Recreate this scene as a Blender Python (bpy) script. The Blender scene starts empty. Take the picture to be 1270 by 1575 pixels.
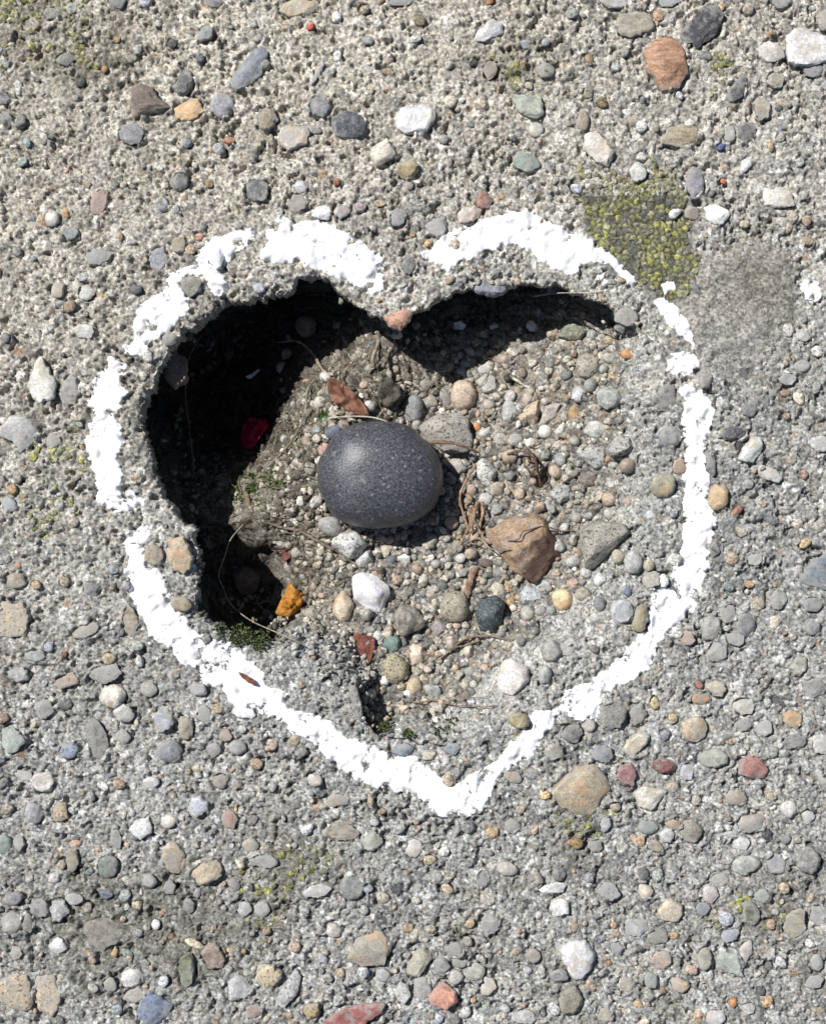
import bpy, bmesh, math, random
import numpy as np
from mathutils import Vector, noise as mnoise

# ------------------------------------------------------------------ camera, sky, sun, exposure
S = 0.0002                     # one survey unit (u) is 0.2 mm of pavement
CX, CY, HC = 635.0, 787.5, 2500.0
scene = bpy.context.scene
cam_d = bpy.data.cameras.new("camera")
cam = bpy.data.objects.new("camera", cam_d)
scene.collection.objects.link(cam)
cam.location = (0, 0, HC * S)
cam_d.sensor_fit = 'VERTICAL'
cam_d.angle = 2 * math.atan(787.5 / HC)
cam_d.clip_start = 0.01
cam_d.clip_end = 100
scene.camera = cam

SUN_EL = math.radians(50)
sx, sy = -0.78, 0.62
nl = math.hypot(sx, sy); sx /= nl; sy /= nl
world = bpy.data.worlds.new("World"); scene.world = world
world.use_nodes = True
wn = world.node_tree
bg = wn.nodes["Background"]
sky = wn.nodes.new("ShaderNodeTexSky")
sky.sky_type = 'NISHITA'; sky.sun_disc = False
sky.sun_elevation = SUN_EL
sky.sun_rotation = math.atan2(sx, sy)
wn.links.new(sky.outputs[0], bg.inputs[0])
bg.inputs[1].default_value = 0.05
sd = bpy.data.lights.new("sun", 'SUN')
sd.energy = 5.0; sd.angle = math.radians(0.5); sd.color = (1.0, 0.975, 0.94)
so = bpy.data.objects.new("sun", sd); scene.collection.objects.link(so)
dirv = Vector((-sx * math.cos(SUN_EL), -sy * math.cos(SUN_EL), -math.sin(SUN_EL)))
so.rotation_euler = dirv.to_track_quat('-Z', 'Y').to_euler()
so.location = (-0.5, 0.4, 1.0)
scene.view_settings.view_transform = 'Standard'
scene.view_settings.look = 'None'
scene.view_settings.exposure = 0.2
scene.view_settings.gamma = 1.0

rng = np.random.default_rng(7)
random.seed(7)
C = scene.collection

# ------------------------------------------------------------------ helpers
def link(o, parent=None):
    C.objects.link(o)
    if parent is not None: o.parent = parent
    return o
def tag(o, label=None, cat=None, group=None, kind=None):
    if label: o["label"] = label
    if cat: o["category"] = cat
    if group: o["group"] = group
    if kind: o["kind"] = kind
    return o
def np_mesh(name, V, F, col=None, smooth=True):
    """V (n,3) in metres, F (m,k) indices"""
    me = bpy.data.meshes.new(name)
    V = np.asarray(V, np.float32); F = np.asarray(F, np.int32)
    k = F.shape[1]
    me.vertices.add(len(V)); me.vertices.foreach_set("co", V.ravel())
    me.loops.add(F.size); me.loops.foreach_set("vertex_index", F.ravel())
    me.polygons.add(len(F))
    me.polygons.foreach_set("loop_start", np.arange(0, F.size, k, dtype=np.int32))
    me.polygons.foreach_set("use_smooth", np.full(len(F), smooth, dtype=bool))
    if col is not None:
        a = me.attributes.new("Col", 'FLOAT_COLOR', 'POINT')
        c4 = np.ones((len(V), 4), np.float32); c4[:, :3] = col
        a.data.foreach_set("color", c4.ravel())
    me.update(calc_edges=True)
    return me
def P(x, y, z=0.0):
    return ((x - CX) * S, (CY - y) * S, z * S)

_nt = {}
def vnoise(x, y, sc, seed):
    """smooth value noise in -1..1"""
    if seed not in _nt: _nt[seed] = np.random.default_rng(1000 + seed).uniform(-1, 1, (256, 256)).astype(np.float32)
    g = _nt[seed]
    u = x / sc + 97.3; v = y / sc + 53.1
    iu = np.floor(u).astype(int); iv = np.floor(v).astype(int)
    fu = (u - iu); fv = (v - iv)
    fu = fu * fu * (3 - 2 * fu); fv = fv * fv * (3 - 2 * fv)
    iu &= 255; iv &= 255; iu1 = (iu + 1) & 255; iv1 = (iv + 1) & 255
    return (g[iv, iu] * (1 - fu) + g[iv, iu1] * fu) * (1 - fv) + (g[iv1, iu] * (1 - fu) + g[iv1, iu1] * fu) * fv
def fbm(x, y, sc, seed, n=3):
    t = 0; a = 1.0; s = 0
    for i in range(n):
        t = t + a * vnoise(x, y, sc / 2 ** i, seed + i * 17); s += a; a *= 0.55
    return t / s
def inside(poly, X, Y):
    r = np.zeros(X.shape, bool)
    n = len(poly)
    for i in range(n):
        x0, y0 = poly[i][:2]; x1, y1 = poly[(i + 1) % n][:2]
        if y0 == y1: continue
        c = (Y > min(y0, y1)) & (Y <= max(y0, y1))
        r ^= c & (X < (x1 - x0) * (Y - y0) / (y1 - y0) + x0)
    return r
def polydist(poly, X, Y):
    """unsigned distance to the closed outline and interpolated third value of it"""
    best = np.full(X.shape, 1e18); w = np.zeros(X.shape)
    n = len(poly)
    for i in range(n):
        x0, y0, w0 = poly[i]; x1, y1, w1 = poly[(i + 1) % n]
        dx, dy = x1 - x0, y1 - y0
        t = np.clip(((X - x0) * dx + (Y - y0) * dy) / (dx * dx + dy * dy), 0, 1)
        d = (X - x0 - t * dx) ** 2 + (Y - y0 - t * dy) ** 2
        m = d < best
        best = np.where(m, d, best); w = np.where(m, w0 + t * (w1 - w0), w)
    return np.sqrt(best), w
def blur(A, r, n=2):
    for _ in range(n):
        for ax in (0, 1):
            p = np.concatenate([np.repeat(A.take([0], ax), r + 1, ax), A, np.repeat(A.take([-1], ax), r, ax)], ax)
            c = np.cumsum(p, ax, dtype=np.float64)
            m = c.shape[ax]
            A = (c.take(range(2 * r + 1, m), ax) - c.take(range(0, m - 2 * r - 1), ax)) / (2 * r + 1)
    return A

# ------------------------------------------------------------------ materials
def new_mat(name):
    m = bpy.data.materials.new(name); m.use_nodes = True
    nt = m.node_tree; b = nt.nodes["Principled BSDF"]
    b.inputs["Specular IOR Level"].default_value = 0.3
    return m, nt, b
def N(nt, t, **kw):
    n = nt.nodes.new(t)
    for k, v in kw.items():
        if k in n.inputs.keys(): n.inputs[k].default_value = v
        else: setattr(n, k, v)
    return n
def math_n(nt, op, a, b=None, clamp=False):
    n = nt.nodes.new("ShaderNodeMath"); n.operation = op; n.use_clamp = clamp
    for i, v in enumerate((a, b)):
        if v is None: continue
        if isinstance(v, (int, float)): n.inputs[i].default_value = v
        else: nt.links.new(v, n.inputs[i])
    return n.outputs[0]
def mix_n(nt, f, a, b, mode='MIX'):
    n = nt.nodes.new("ShaderNodeMix"); n.data_type = 'RGBA'; n.blend_type = mode
    for i, v in ((0, f), (6, a), (7, b)):
        if isinstance(v, (int, float)): n.inputs[i].default_value = v
        elif isinstance(v, tuple): n.inputs[i].default_value = (*v, 1)
        else: nt.links.new(v, n.inputs[i])
    return n.outputs[2]
def ramp(nt, f, lo, hi):
    n = nt.nodes.new("ShaderNodeMapRange"); n.clamp = True
    nt.links.new(f, n.inputs[0]); n.inputs[1].default_value = lo; n.inputs[2].default_value = hi
    return n.outputs[0]
def coords(nt, rnd=True):
    tc = N(nt, "ShaderNodeTexCoord")
    if not rnd: return tc.outputs["Object"]
    oi = N(nt, "ShaderNodeObjectInfo")
    a = nt.nodes.new("ShaderNodeVectorMath"); a.operation = 'ADD'
    nt.links.new(tc.outputs["Object"], a.inputs[0]); nt.links.new(oi.outputs["Random"], a.inputs[1])
    return a.outputs[0]
def noise_n(nt, v, scale, detail=3, rough=0.6):
    n = N(nt, "ShaderNodeTexNoise", Scale=scale, Detail=detail, Roughness=rough)
    nt.links.new(v, n.inputs["Vector"]); return n.outputs["Fac"]
def bump_n(nt, b, h, dist, strength=1.0):
    n = N(nt, "ShaderNodeBump", Strength=strength, Distance=dist)
    nt.links.new(h, n.inputs["Height"]); nt.links.new(n.outputs[0], b.inputs["Normal"])

def mat_ground(name, bump=0.00045):
    m, nt, b = new_mat(name)
    at = N(nt, "ShaderNodeAttribute", attribute_name="Col")
    v = coords(nt, False)
    f = noise_n(nt, v, 1150, 4, 0.75)
    g = noise_n(nt, v, 330, 3, 0.6)
    col = mix_n(nt, 1.0, at.outputs["Color"], mix_n(nt, ramp(nt, f, 0.34, 0.66), (0.36, 0.36, 0.355), (1.75, 1.75, 1.74)), 'MULTIPLY')
    col = mix_n(nt, 1.0, col, mix_n(nt, ramp(nt, g, 0.3, 0.7), (0.85, 0.84, 0.82), (1.13, 1.13, 1.12)), 'MULTIPLY')
    nt.links.new(col, b.inputs["Base Color"])
    b.inputs["Roughness"].default_value = 0.92
    b.inputs["Specular IOR Level"].default_value = 0.15
    bump_n(nt, b, f, bump)
    return m
M = {}
M['ground'] = mat_ground("weathered_concrete")
M['sand'] = mat_ground("loose_sand", 0.00025)

def mat_stone(name, rough=0.7, mottle=0.35, speck=None, sp_scale=900, sp_amt=0.5, stain=None, st_amt=0.5, band=False, bump=0.00018, film=0.0, spec=0.3, sss=0.0):
    m, nt, b = new_mat(name)
    oi = N(nt, "ShaderNodeObjectInfo")
    v = coords(nt)
    base = oi.outputs["Color"]
    n1 = noise_n(nt, v, 330, 5, 0.7); n2 = noise_n(nt, v, 1500, 4, 0.75)
    lo = 1 - mottle; hi = 1 + mottle * 0.8
    col = mix_n(nt, 1.0, base, mix_n(nt, ramp(nt, n1, 0.3, 0.7), (lo, lo, lo), (hi, hi, hi)), 'MULTIPLY')
    col = mix_n(nt, 1.0, col, mix_n(nt, ramp(nt, n2, 0.34, 0.66), (0.62, 0.62, 0.62), (1.32, 1.32, 1.32)), 'MULTIPLY')
    if band:
        mp = N(nt, "ShaderNodeMapping"); mp.inputs["Scale"].default_value = (0.35, 1.6, 1.6); mp.inputs["Rotation"].default_value = (0.3, 0.2, 0.5)
        nt.links.new(v, mp.inputs[0])
        nb = noise_n(nt, mp.outputs[0], 520, 3, 0.6)
        col = mix_n(nt, ramp(nt, nb, 0.42, 0.62), col, mix_n(nt, 1.0, col, (0.62, 0.58, 0.52), 'MULTIPLY'))
    if stain:
        ns = noise_n(nt, v, 190, 2, 0.5)
        col = mix_n(nt, math_n(nt, 'MULTIPLY', ramp(nt, ns, 0.5, 0.66), st_amt), col, stain)
    if speck:
        vo = N(nt, "ShaderNodeTexNoise", Scale=sp_scale, Detail=1.5, Roughness=0.5)
        nt.links.new(v, vo.inputs["Vector"])
        col = mix_n(nt, math_n(nt, 'MULTIPLY', ramp(nt, vo.outputs["Fac"], 0.56, 0.64), sp_amt), col, speck)
    if film > 0:
        # cement left on the flanks of stones set in the slab, in ragged smears
        tc = N(nt, "ShaderNodeTexCoord"); sp = N(nt, "ShaderNodeSeparateXYZ")
        nt.links.new(tc.outputs["Object"], sp.inputs[0])
        h = math_n(nt, 'DIVIDE', sp.outputs[2], 0.0026)
        nf = noise_n(nt, v, 420, 4, 0.7)
        t = math_n(nt, 'SUBTRACT', math_n(nt, 'MULTIPLY', nf, 2.4), math_n(nt, 'ADD', h, 0.74))
        col = mix_n(nt, math_n(nt, 'MULTIPLY', ramp(nt, t, 0.0, 0.35), film), col, (0.32, 0.312, 0.29))
    nt.links.new(col, b.inputs["Base Color"])
    b.inputs["Roughness"].default_value = rough
    b.inputs["Specular IOR Level"].default_value = spec
    if sss:
        b.inputs["Subsurface Weight"].default_value = sss
        b.inputs["Subsurface Radius"].default_value = (0.002, 0.0018, 0.0016)
        b.inputs["Subsurface Scale"].default_value = 1.0
    hh = math_n(nt, 'ADD', n2, math_n(nt, 'MULTIPLY', n1, 2.0))
    bump_n(nt, b, hh, bump)
    return m
for fl, sfx in ((0.0, ''), (0.72, '_set')):
    M['p' + sfx] = mat_stone("plain_stone" + sfx, 0.7, 0.4, film=fl)
    M['s' + sfx] = mat_stone("speckled_stone" + sfx, 0.75, 0.22, speck=(0.06, 0.055, 0.05), sp_scale=1100, sp_amt=0.75, film=fl)
    M['q' + sfx] = mat_stone("quartz_stone" + sfx, 0.38, 0.16, stain=(0.42, 0.33, 0.22), st_amt=0.5, film=fl * 0.8, spec=0.5, bump=0.00012)
    M['l' + sfx] = mat_stone("layered_stone" + sfx, 0.75, 0.3, band=True, film=fl, bump=0.00018)
    M['d' + sfx] = mat_stone("dark_stone" + sfx, 0.6, 0.45, speck=(0.33, 0.33, 0.32), sp_scale=1300, sp_amt=0.45, film=fl)
    M['r' + sfx] = mat_stone("rough_stone" + sfx, 0.9, 0.45, speck=(0.1, 0.09, 0.08), sp_scale=700, sp_amt=0.4, film=fl, bump=0.0003, spec=0.15)
    M['o' + sfx] = mat_stone("ochre_stone" + sfx, 0.5, 0.35, stain=(0.50, 0.30, 0.16), st_amt=0.7, film=fl, spec=0.45)
M['w'] = mat_stone("paint_splashed_stone", 0.5, 0.06)
m = M['rust'] = mat_stone("rusty_rock", 0.5, 0.5, stain=(0.17, 0.10, 0.075), st_amt=0.75, speck=(0.36, 0.31, 0.28), sp_scale=260, sp_amt=0.65, bump=0.0004, spec=0.4)
nt = m.node_tree; b = nt.nodes["Principled BSDF"]            # one end of this rock is dark brown ironstone
old = b.inputs["Base Color"].links[0].from_socket
tc = N(nt, "ShaderNodeTexCoord"); sp = N(nt, "ShaderNodeSeparateXYZ"); nt.links.new(tc.outputs["Object"], sp.inputs[0])
gr = math_n(nt, 'ADD', math_n(nt, 'MULTIPLY', sp.outputs[0], 95.0), math_n(nt, 'MULTIPLY', sp.outputs[1], -45.0))
gr = math_n(nt, 'ADD', gr, noise_n(nt, coords(nt), 170, 3, 0.6))
nt.links.new(mix_n(nt, math_n(nt, 'MULTIPLY', ramp(nt, gr, 0.78, 0.92), 0.85), old, (0.075, 0.042, 0.032)), b.inputs["Base Color"])
M['wood'] = mat_stone("dry_plant_fibre", 0.8, 0.45, band=True, bump=0.0001, spec=0.2)

# black pebble
m, nt, b = new_mat("dark_basalt")
v = coords(nt, False)
n1 = noise_n(nt, v, 1500, 3, 0.7); n2 = noise_n(nt, v, 420, 3, 0.6); n3 = noise_n(nt, v, 110, 3, 0.5)
col = mix_n(nt, ramp(nt, n1, 0.38, 0.66), (0.025, 0.026, 0.031), (0.125, 0.13, 0.15))
col = mix_n(nt, math_n(nt, 'MULTIPLY', ramp(nt, n2, 0.62, 0.70), 0.8), col, (0.22, 0.22, 0.20))
vo = N(nt, "ShaderNodeTexVoronoi", Scale=800); nt.links.new(v, vo.inputs["Vector"])
vs = N(nt, "ShaderNodeSeparateColor"); nt.links.new(vo.outputs["Color"], vs.inputs[0])
fl = math_n(nt, 'MULTIPLY', math_n(nt, 'LESS_THAN', math_n(nt, 'ADD', vo.outputs["Distance"], math_n(nt, 'MULTIPLY', n1, 0.35)), math_n(nt, 'MULTIPLY', vs.outputs[1], 0.55)), math_n(nt, 'GREATER_THAN', vs.outputs[0], 0.7))
col = mix_n(nt, math_n(nt, 'MULTIPLY', fl, 0.55), col, (0.32, 0.32, 0.30))
tc = N(nt, "ShaderNodeTexCoord"); sp = N(nt, "ShaderNodeSeparateXYZ"); nt.links.new(tc.outputs["Object"], sp.inputs[0])
edge = math_n(nt, 'ADD', math_n(nt, 'MULTIPLY', sp.outputs[0], -90.0), math_n(nt, 'MULTIPLY', n3, 0.9))
col = mix_n(nt, math_n(nt, 'MULTIPLY', ramp(nt, edge, 1.95, 2.25), 0.08), col, (0.20, 0.155, 0.10))
nt.links.new(col, b.inputs["Base Color"])
b.inputs["Roughness"].default_value = 0.40; b.inputs["Specular IOR Level"].default_value = 0.55
bump_n(nt, b, n1, 0.00014)
M['black'] = m

# white paint
m, nt, b = new_mat("white_paint")
v = coords(nt, False); n1 = noise_n(nt, v, 500, 4, 0.6)
nt.links.new(mix_n(nt, ramp(nt, n1, 0.3, 0.7), (0.82, 0.822, 0.83), (0.88, 0.882, 0.89)), b.inputs["Base Color"])
b.inputs["Roughness"].default_value = 0.55
bump_n(nt, b, n1, 0.00006)
M['paint'] = m

def mat_leaf(name, c0, c1, tr=0.0, rough=0.65):
    m, nt, b = new_mat(name)
    v = coords(nt); n1 = noise_n(nt, v, 420, 4, 0.65); n2 = noise_n(nt, v, 1500, 3, 0.7)
    col = mix_n(nt, ramp(nt, n1, 0.3, 0.7), c0, c1)
    col = mix_n(nt, 1.0, col, mix_n(nt, ramp(nt, n2, 0.3, 0.7), (0.7, 0.7, 0.7), (1.25, 1.25, 1.25)), 'MULTIPLY')
    nt.links.new(col, b.inputs["Base Color"]); b.inputs["Roughness"].default_value = rough
    bump_n(nt, b, n1, 0.00025)
    if tr:
        t = N(nt, "ShaderNodeBsdfTranslucent"); nt.links.new(col, t.inputs[0])
        mx = N(nt, "ShaderNodeMixShader"); mx.inputs[0].default_value = tr
        nt.links.new(b.outputs[0], mx.inputs[1]); nt.links.new(t.outputs[0], mx.inputs[2])
        nt.links.new(mx.outputs[0], nt.nodes["Material Output"].inputs[0])
    return m
M['leaf_brown'] = mat_leaf("dry_brown_leaf", (0.10, 0.045, 0.028), (0.26, 0.125, 0.08))
M['leaf_orange'] = mat_leaf("orange_leaf", (0.42, 0.17, 0.02), (0.68, 0.33, 0.07), 0.35)
M['petal'] = mat_leaf("red_petal", (0.20, 0.006, 0.03), (0.48, 0.02, 0.08), 0.3)
M['bark'] = mat_leaf("red_bark", (0.10, 0.035, 0.025), (0.24, 0.085, 0.06))
M['white_bit'] = mat_leaf("white_shell", (0.6, 0.6, 0.58), (0.8, 0.8, 0.78))
M['moss'] = mat_ground("moss_tuft", 0.00005)
# ------------------------------------------------------------------ survey of the stones set in the slab
# stones set in the slab: (x, y, half width, half height[, angle]) or outline; colour in hundredths; kind
E = []
def e(spec, c, kind='p', **kw): E.append((spec, tuple(v / 100 for v in c), kind, kw))
# upper left
e(((203,135),(217,130),(234,134),(245,152),(269,166),(237,174),(207,183),(201,159)),(22,17,14),'p',top=15)
e((284,130,19,21),(10,11,10),'d'); e(((269,169),(271,186),(295,190),(315,173),(305,152),(291,150)),(55,36,16),'o',top=12)
e(((359,142),(356,129),(362,112),(383,85),(406,69),(415,81),(403,115),(379,135)),(23,25,29),'p',top=10)
e((342,163,19,20),(36,36,39)); e((203,207,22,20),(28,28,30),angular=True); e((410,183,17,20),(33,28,20)); e((154,310,15,22,-20),(46,27,20))
e((278,279,16,15),(17,17,15),'d'); e((395,294,22,20),(13,14,14),'d'); e((353,217,6,10),(36,18,10)); e((315,52,14,13),(28,33,32),angular=True)
e((266,68,8,9),(12,12,13)); e((42,220,7,9),(27,34,34)); e((35,249,9,9),(30,36,34)); e((5,149,11,15),(7,7,7),'d'); e((32,188,12,9),(24,24,22))
e((29,137,7,13),(52,51,47),'q'); e((125,127,11,8),(12,12,12)); e((182,3,17,12),(17,19,17)); e((225,3,12,10),(36,38,43)); e((330,4,15,9),(15,15,16))
e((80,336,13,14),(50,49,45),'q'); e((110,359,13,12),(22,25,28)); e((152,395,20,14,10),(29,31,32)); e((243,398,16,20),(30,30,35)); e((275,377,13,14),(32,25,14))
e((293,385,9,9),(48,36,25)); e((308,364,8,7),(50,27,19)); e((271,323,9,8),(35,35,34)); e((323,282,8,7),(30,23,14)); e((338,230,10,12),(36,35,37)); e((289,220,8,8),(22,24,28))
e((308,90,8,8),(16,18,20)); e((161,107,6,6),(44,26,12)); e((100,92,14,12),(27,26,23)); e((10,185,11,14),(8,8,8),'d'); e((134,451,14,15),(54,54,51),'q'); e((129,509,19,12),(48,48,46),'q')
e((90,446,11,13),(43,37,28)); e((108,473,13,9),(27,20,14)); e((210,446,9,9),(14,14,15)); e((10,520,9,9),(20,20,20)); e((80,20,13,10),(26,25,22))
# upper middle
e((462,12,30,15,10),(50,42,28),'o'); e((478,41,6,8),(52,11,7)); e((518,27,10,8),(66,65,63),'q'); e((486,116,5,25,-32),(62,58,57),'q'); e((491,163,18,18),(19,20,22),'d')
e((537,193,28,21,-15),(11,12,14),'d',top=12); e(((610,179),(616,166),(643,161),(667,163),(671,183),(657,203),(620,207),(608,193)),(58,59,60),'q',top=9)
e((454,213,27,22,20),(45,39,33),'o'); e(((569,237),(576,223),(596,213),(608,234),(605,244),(576,257)),(62,57,45),'q',top=12); e((628,261,20,15,20),(40,32,16),'p',angular=True,top=11)
e(((726,64),(735,47),(755,29),(772,37),(774,51),(745,64)),(60,60,62),'q',top=7); e(((786,152),(792,146),(833,149),(836,176),(823,184),(796,173)),(40,44,35),'p',top=11)
e((823,200,13,12),(58,60,54),'q'); e((808,250,22,18,-15),(27,34,28)); e((640,59,11,8),(48,48,45)); e((645,32,10,12),(26,22,14)); e((743,308,14,17),(33,17,12),top=9)
e((721,330,20,15,15),(60,47,37),'q',top=9); e((611,335,13,14),(19,20,25),'d'); e((672,349,16,17),(32,31,32)); e((496,327,18,14),(52,54,55),'q'); e((457,312,16,15),(27,24,20))
e((462,288,11,11),(54,56,59),'q'); e((518,86,10,8),(66,65,62),'q'); e((567,63,7,11),(32,32,31)); e((728,98,7,8),(7,7,7)); e((753,108,13,14),(37,32,23)); e((838,108,16,13),(34,32,26),'s')
e((554,318,10,10),(33,28,28)); e((525,325,14,11),(43,43,44),'q'); e((584,313,6,10),(41,32,21)); e((753,2,9,6),(38,17,6)); e((616,3,22,7),(27,32,33)); e((806,69,6,8),(32,35,38)); e((838,66,7,8),(30,33,35))
e((813,132,7,8),(40,36,29)); e((518,281,8,5),(32,12,8)); e((596,110,9,7),(32,25,18)); e((628,407,14,16),(18,18,18),'d'); e((700,375,10,9),(48,42,32)); e((408,100,9,9),(30,30,28))
e((560,15,9,8),(34,29,22)); e((690,250,9,8),(36,33,28)); e((770,235,8,7),(42,38,31)); e((690,100,8,7),(44,42,36)); e((570,140,7,7),(46,40,28))
# upper right
e((942,3,24,12),(54,54,52),'q'); e((1025,2,16,9),(32,39,40)); e((975,37,32,20,15),(40,36,26),'l'); e(((1043,51),(1060,34),(1080,10),(1104,8),(1113,25),(1104,51),(1074,73),(1047,64)),(8,8,9),'r',top=10)
e(((986,83),(1006,64),(1025,54),(1043,63),(1057,81),(1055,115),(1043,135),(1019,142),(1003,125),(989,102)),(48,27,16),'l',top=20)
e(((1206,54),(1223,42),(1243,44),(1272,58),(1290,91),(1240,102),(1212,98)),(66,65,64),'q',top=10); e((1185,80,24,16,-25),(60,57,51),'q'); e((1251,107,16,13),(18,18,20)); e((1192,124,18,16),(35,31,22))
e((1133,139,14,27,-30),(19,19,19),'l'); e((1172,166,14,20),(42,36,26)); e(((1013,220),(1023,200),(1050,191),(1074,196),(1079,210),(1070,220),(1043,227)),(47,38,24),'l',top=9)
e(((896,230),(899,207),(918,203),(931,217),(945,234),(935,257),(918,251)),(60,55,48),'q',top=12); e((896,186,11,17),(35,27,19)); e((979,264,14,18),(52,54,48),'q'); e((986,242,8,9),(56,56,52),'q'); e((986,195,9,11,20),(60,60,59),'q')
e((1146,203,16,18),(18,18,17)); e((1067,281,15,25),(24,23,26)); e(((1082,318),(1101,312),(1123,327),(1116,340),(1104,349),(1084,339)),(70,70,67),'q',top=10)
e(((1172,288),(1204,288),(1216,296),(1221,317),(1199,320),(1174,317)),(63,59,52),'q',top=7); e((1038,328,9,12),(54,56,56),'q'); e((1063,328,13,11),(36,30,23)); e((1146,254,9,17,-30),(52,52,53),'q')
e((887,290,9,11),(48,51,58),'q'); e((1109,226,9,5),(9,13,28)); e((1111,279,5,5),(45,13,7)); e((926,159,11,9),(20,15,9)); e((904,144,10,10),(28,27,22)); e((1045,147,8,6),(60,60,62),'q')
e((1121,205,10,15),(43,43,36)); e((1267,32,12,18),(33,31,25)); e((960,80,9,8),(34,33,30)); e((947,103,8,9),(42,44,43)); e((905,92,9,8),(34,24,16)); e((1200,212,10,9),(36,35,32)); e((1230,250,9,8),(40,40,41)); e((1240,340,10,9),(34,26,18)); e((1243,372,8,12),(36,28,20))
e((1235,300,9,8),(40,39,36)); e((1145,345,9,7),(44,40,30)); e((880,20,11,9),(34,34,32)); e((1150,15,12,9),(40,34,28)); e((1200,5,16,10),(24,24,23))
# left
e(((44,593),(51,566),(64,546),(74,566),(88,586),(85,610),(64,625),(49,610)),(64,62,56),'q',top=14); e(((0,657),(24,637),(44,642),(59,661),(51,681),(34,696),(17,678),(0,671)),(46,46,45),'q',top=8)
e((81,678,12,13),(40,37,31)); e((20,754,9,9),(44,29,14)); e((15,776,14,13),(34,39,44)); e((108,600,15,28,-15),(38,39,36),'l',top=6); e((261,522,12,14),(30,29,27)); e((295,439,19,17),(28,27,22),'r');
e(((-3,926),(37,929),(47,949),(40,978),(-3,980)),(47,38,25),'s',top=6); e((25,893,17,13),(38,32,22)); e((105,1047,23,11,15),(43,30,20),'l'); e((174,1070,20,19),(63,58,50),'o',angular=False,top=13); e((191,1098,17,15),(51,51,47),'q')
e((30,1037,18,13),(40,40,38)); e((69,1091,15,16),(34,33,31)); e((151,1139,18,36,8),(23,23,21),'r',top=6); e((20,1139,22,22),(30,35,31)); e((107,1154,16,13),(25,30,42),'s'); e((261,1156,20,18),(20,22,24),'d')
e((252,1108,15,20),(38,40,43)); e((201,953,13,25,8),(42,34,23),'l'); e((286,1119,12,20),(40,32,23)); e((315,1098,13,14),(39,41,37)); e((132,971,24,12,20),(35,32,27)); e((212,993,10,10),(36,37,33)); e((163,1037,30,16),(26,25,24)); e((305,1061,17,12),(33,33,35))
e((376,1096,19,10),(76,76,77),'w'); e(((256,851),(264,827),(284,824),(300,861),(288,882),(267,878)),(45,36,23),'o',top=15); e((237,853,15,18),(32,26,18)); e((278,929,18,12),(37,29,17)); e((169,1013,10,12),(40,33,23)); e((100,1007,7,5),(20,9,8))
e((317,983,9,9),(26,26,26)); e((190,1132,14,12),(33,32,28)); e((230,1060,14,13),(34,32,28)); e((333,400,13,18,15),(74,74,77),'w',top=14); e((5,1105,9,13),(32,24,18)); e((347,1130,11,12),(32,22,17)); e((330,1152,13,13),(28,28,27)); e((55,1010,18,9),(34,36,36)); e((140,905,14,13),(25,25,25)); e((175,875,12,10),(26,27,29))
e((56,900,8,8),(44,33,18)); e((100,895,11,9),(36,31,23)); e((365,1150,14,12),(34,34,32)); e((395,1175,10,12),(40,30,20)); e((75,995,9,10),(36,38,42)); e((195,900,9,8),(30,30,32))
# lower left
e((68,1202,19,18),(60,58,53),'q',top=10); e((37,1192,15,9),(46,45,42)); e((93,1248,15,16,-20),(48,36,20),'s'); e((52,1250,15,18),(38,38,40)); e((232,1204,14,10),(66,65,65),'q',angular=False); e(((198,1277),(207,1263),(230,1253),(234,1280),(217,1292)),(66,66,65),'q',top=9)
e((259,1263,14,11),(61,58,53),'q',angular=False); e((305,1241,17,18,20),(47,50,57),'q'); e((352,1260,14,15),(39,17,12),angular=True); e((179,1290,11,17),(24,24,25),angular=True); e((166,1332,17,20,-25),(20,22,19)); e((266,1319,19,26,20),(47,38,27),angular=True)
e((318,1343,26,21,20),(40,33,23),top=12); e((112,1324,11,23,-10),(36,30,18),'l'); e((7,1299,12,16),(17,31,26)); e((30,1297,11,13),(34,34,32)); e((19,1383,20,13,25),(23,23,24),top=10); e((19,1420,17,19),(35,34,32)); e((61,1395,15,17),(20,20,20)); e((91,1402,18,18),(40,40,40),angular=True,top=11)
e((44,1419,10,18),(28,27,24)); e((115,1382,14,11),(42,42,41)); e((90,1454,15,15),(70,70,71),'q',angular=True,top=9); e((163,1375,13,9),(17,19,23)); e((240,1422,7,9),(68,68,68),'q'); e(((-3,1510),(27,1497),(44,1503),(51,1534),(50,1554),(27,1553),(-3,1537)),(50,39,26),'s',top=7)
e(((53,1503),(81,1498),(95,1527),(91,1551),(78,1564),(60,1551)),(50,39,26),'s',top=7); e((203,1503,17,16,30),(56,55,52),'q'); e((207,1532,20,14,20),(37,36,31),angular=True); e((237,1551,28,28,20),(17,22,35),'d',top=9); e((288,1493,13,30,-5),(22,25,15),'l',top=10)
e((328,1470,22,22),(37,27,21),'r'); e((410,1500,24,22,15),(50,41,25),'s',top=10); e((367,1519,22,22),(42,42,42),top=12); e((300,1451,17,7,8),(56,51,37)); e((376,1397,11,12),(44,44,47)); e((291,1392,10,13),(18,18,18)); e((403,1398,13,13),(34,34,33))
e((169,1514,11,13),(30,31,26)); e((391,1556,13,12),(34,20,18)); e((252,1510,11,9),(50,51,55),'q'); e((160,1432,34,27),(24,21,17),'r',top=5); e((406,1324,24,12),(31,31,30)); e((85,1350,10,10),(50,49,47),'q'); e((180,1553,11,10),(30,33,34)); e((262,1365,12,12),(28,27,28)); e((360,1360,14,10,-30),(28,27,25)); e((25,1465,10,14),(44,40,34)); e((143,1520,8,10),(38,38,35))
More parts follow.
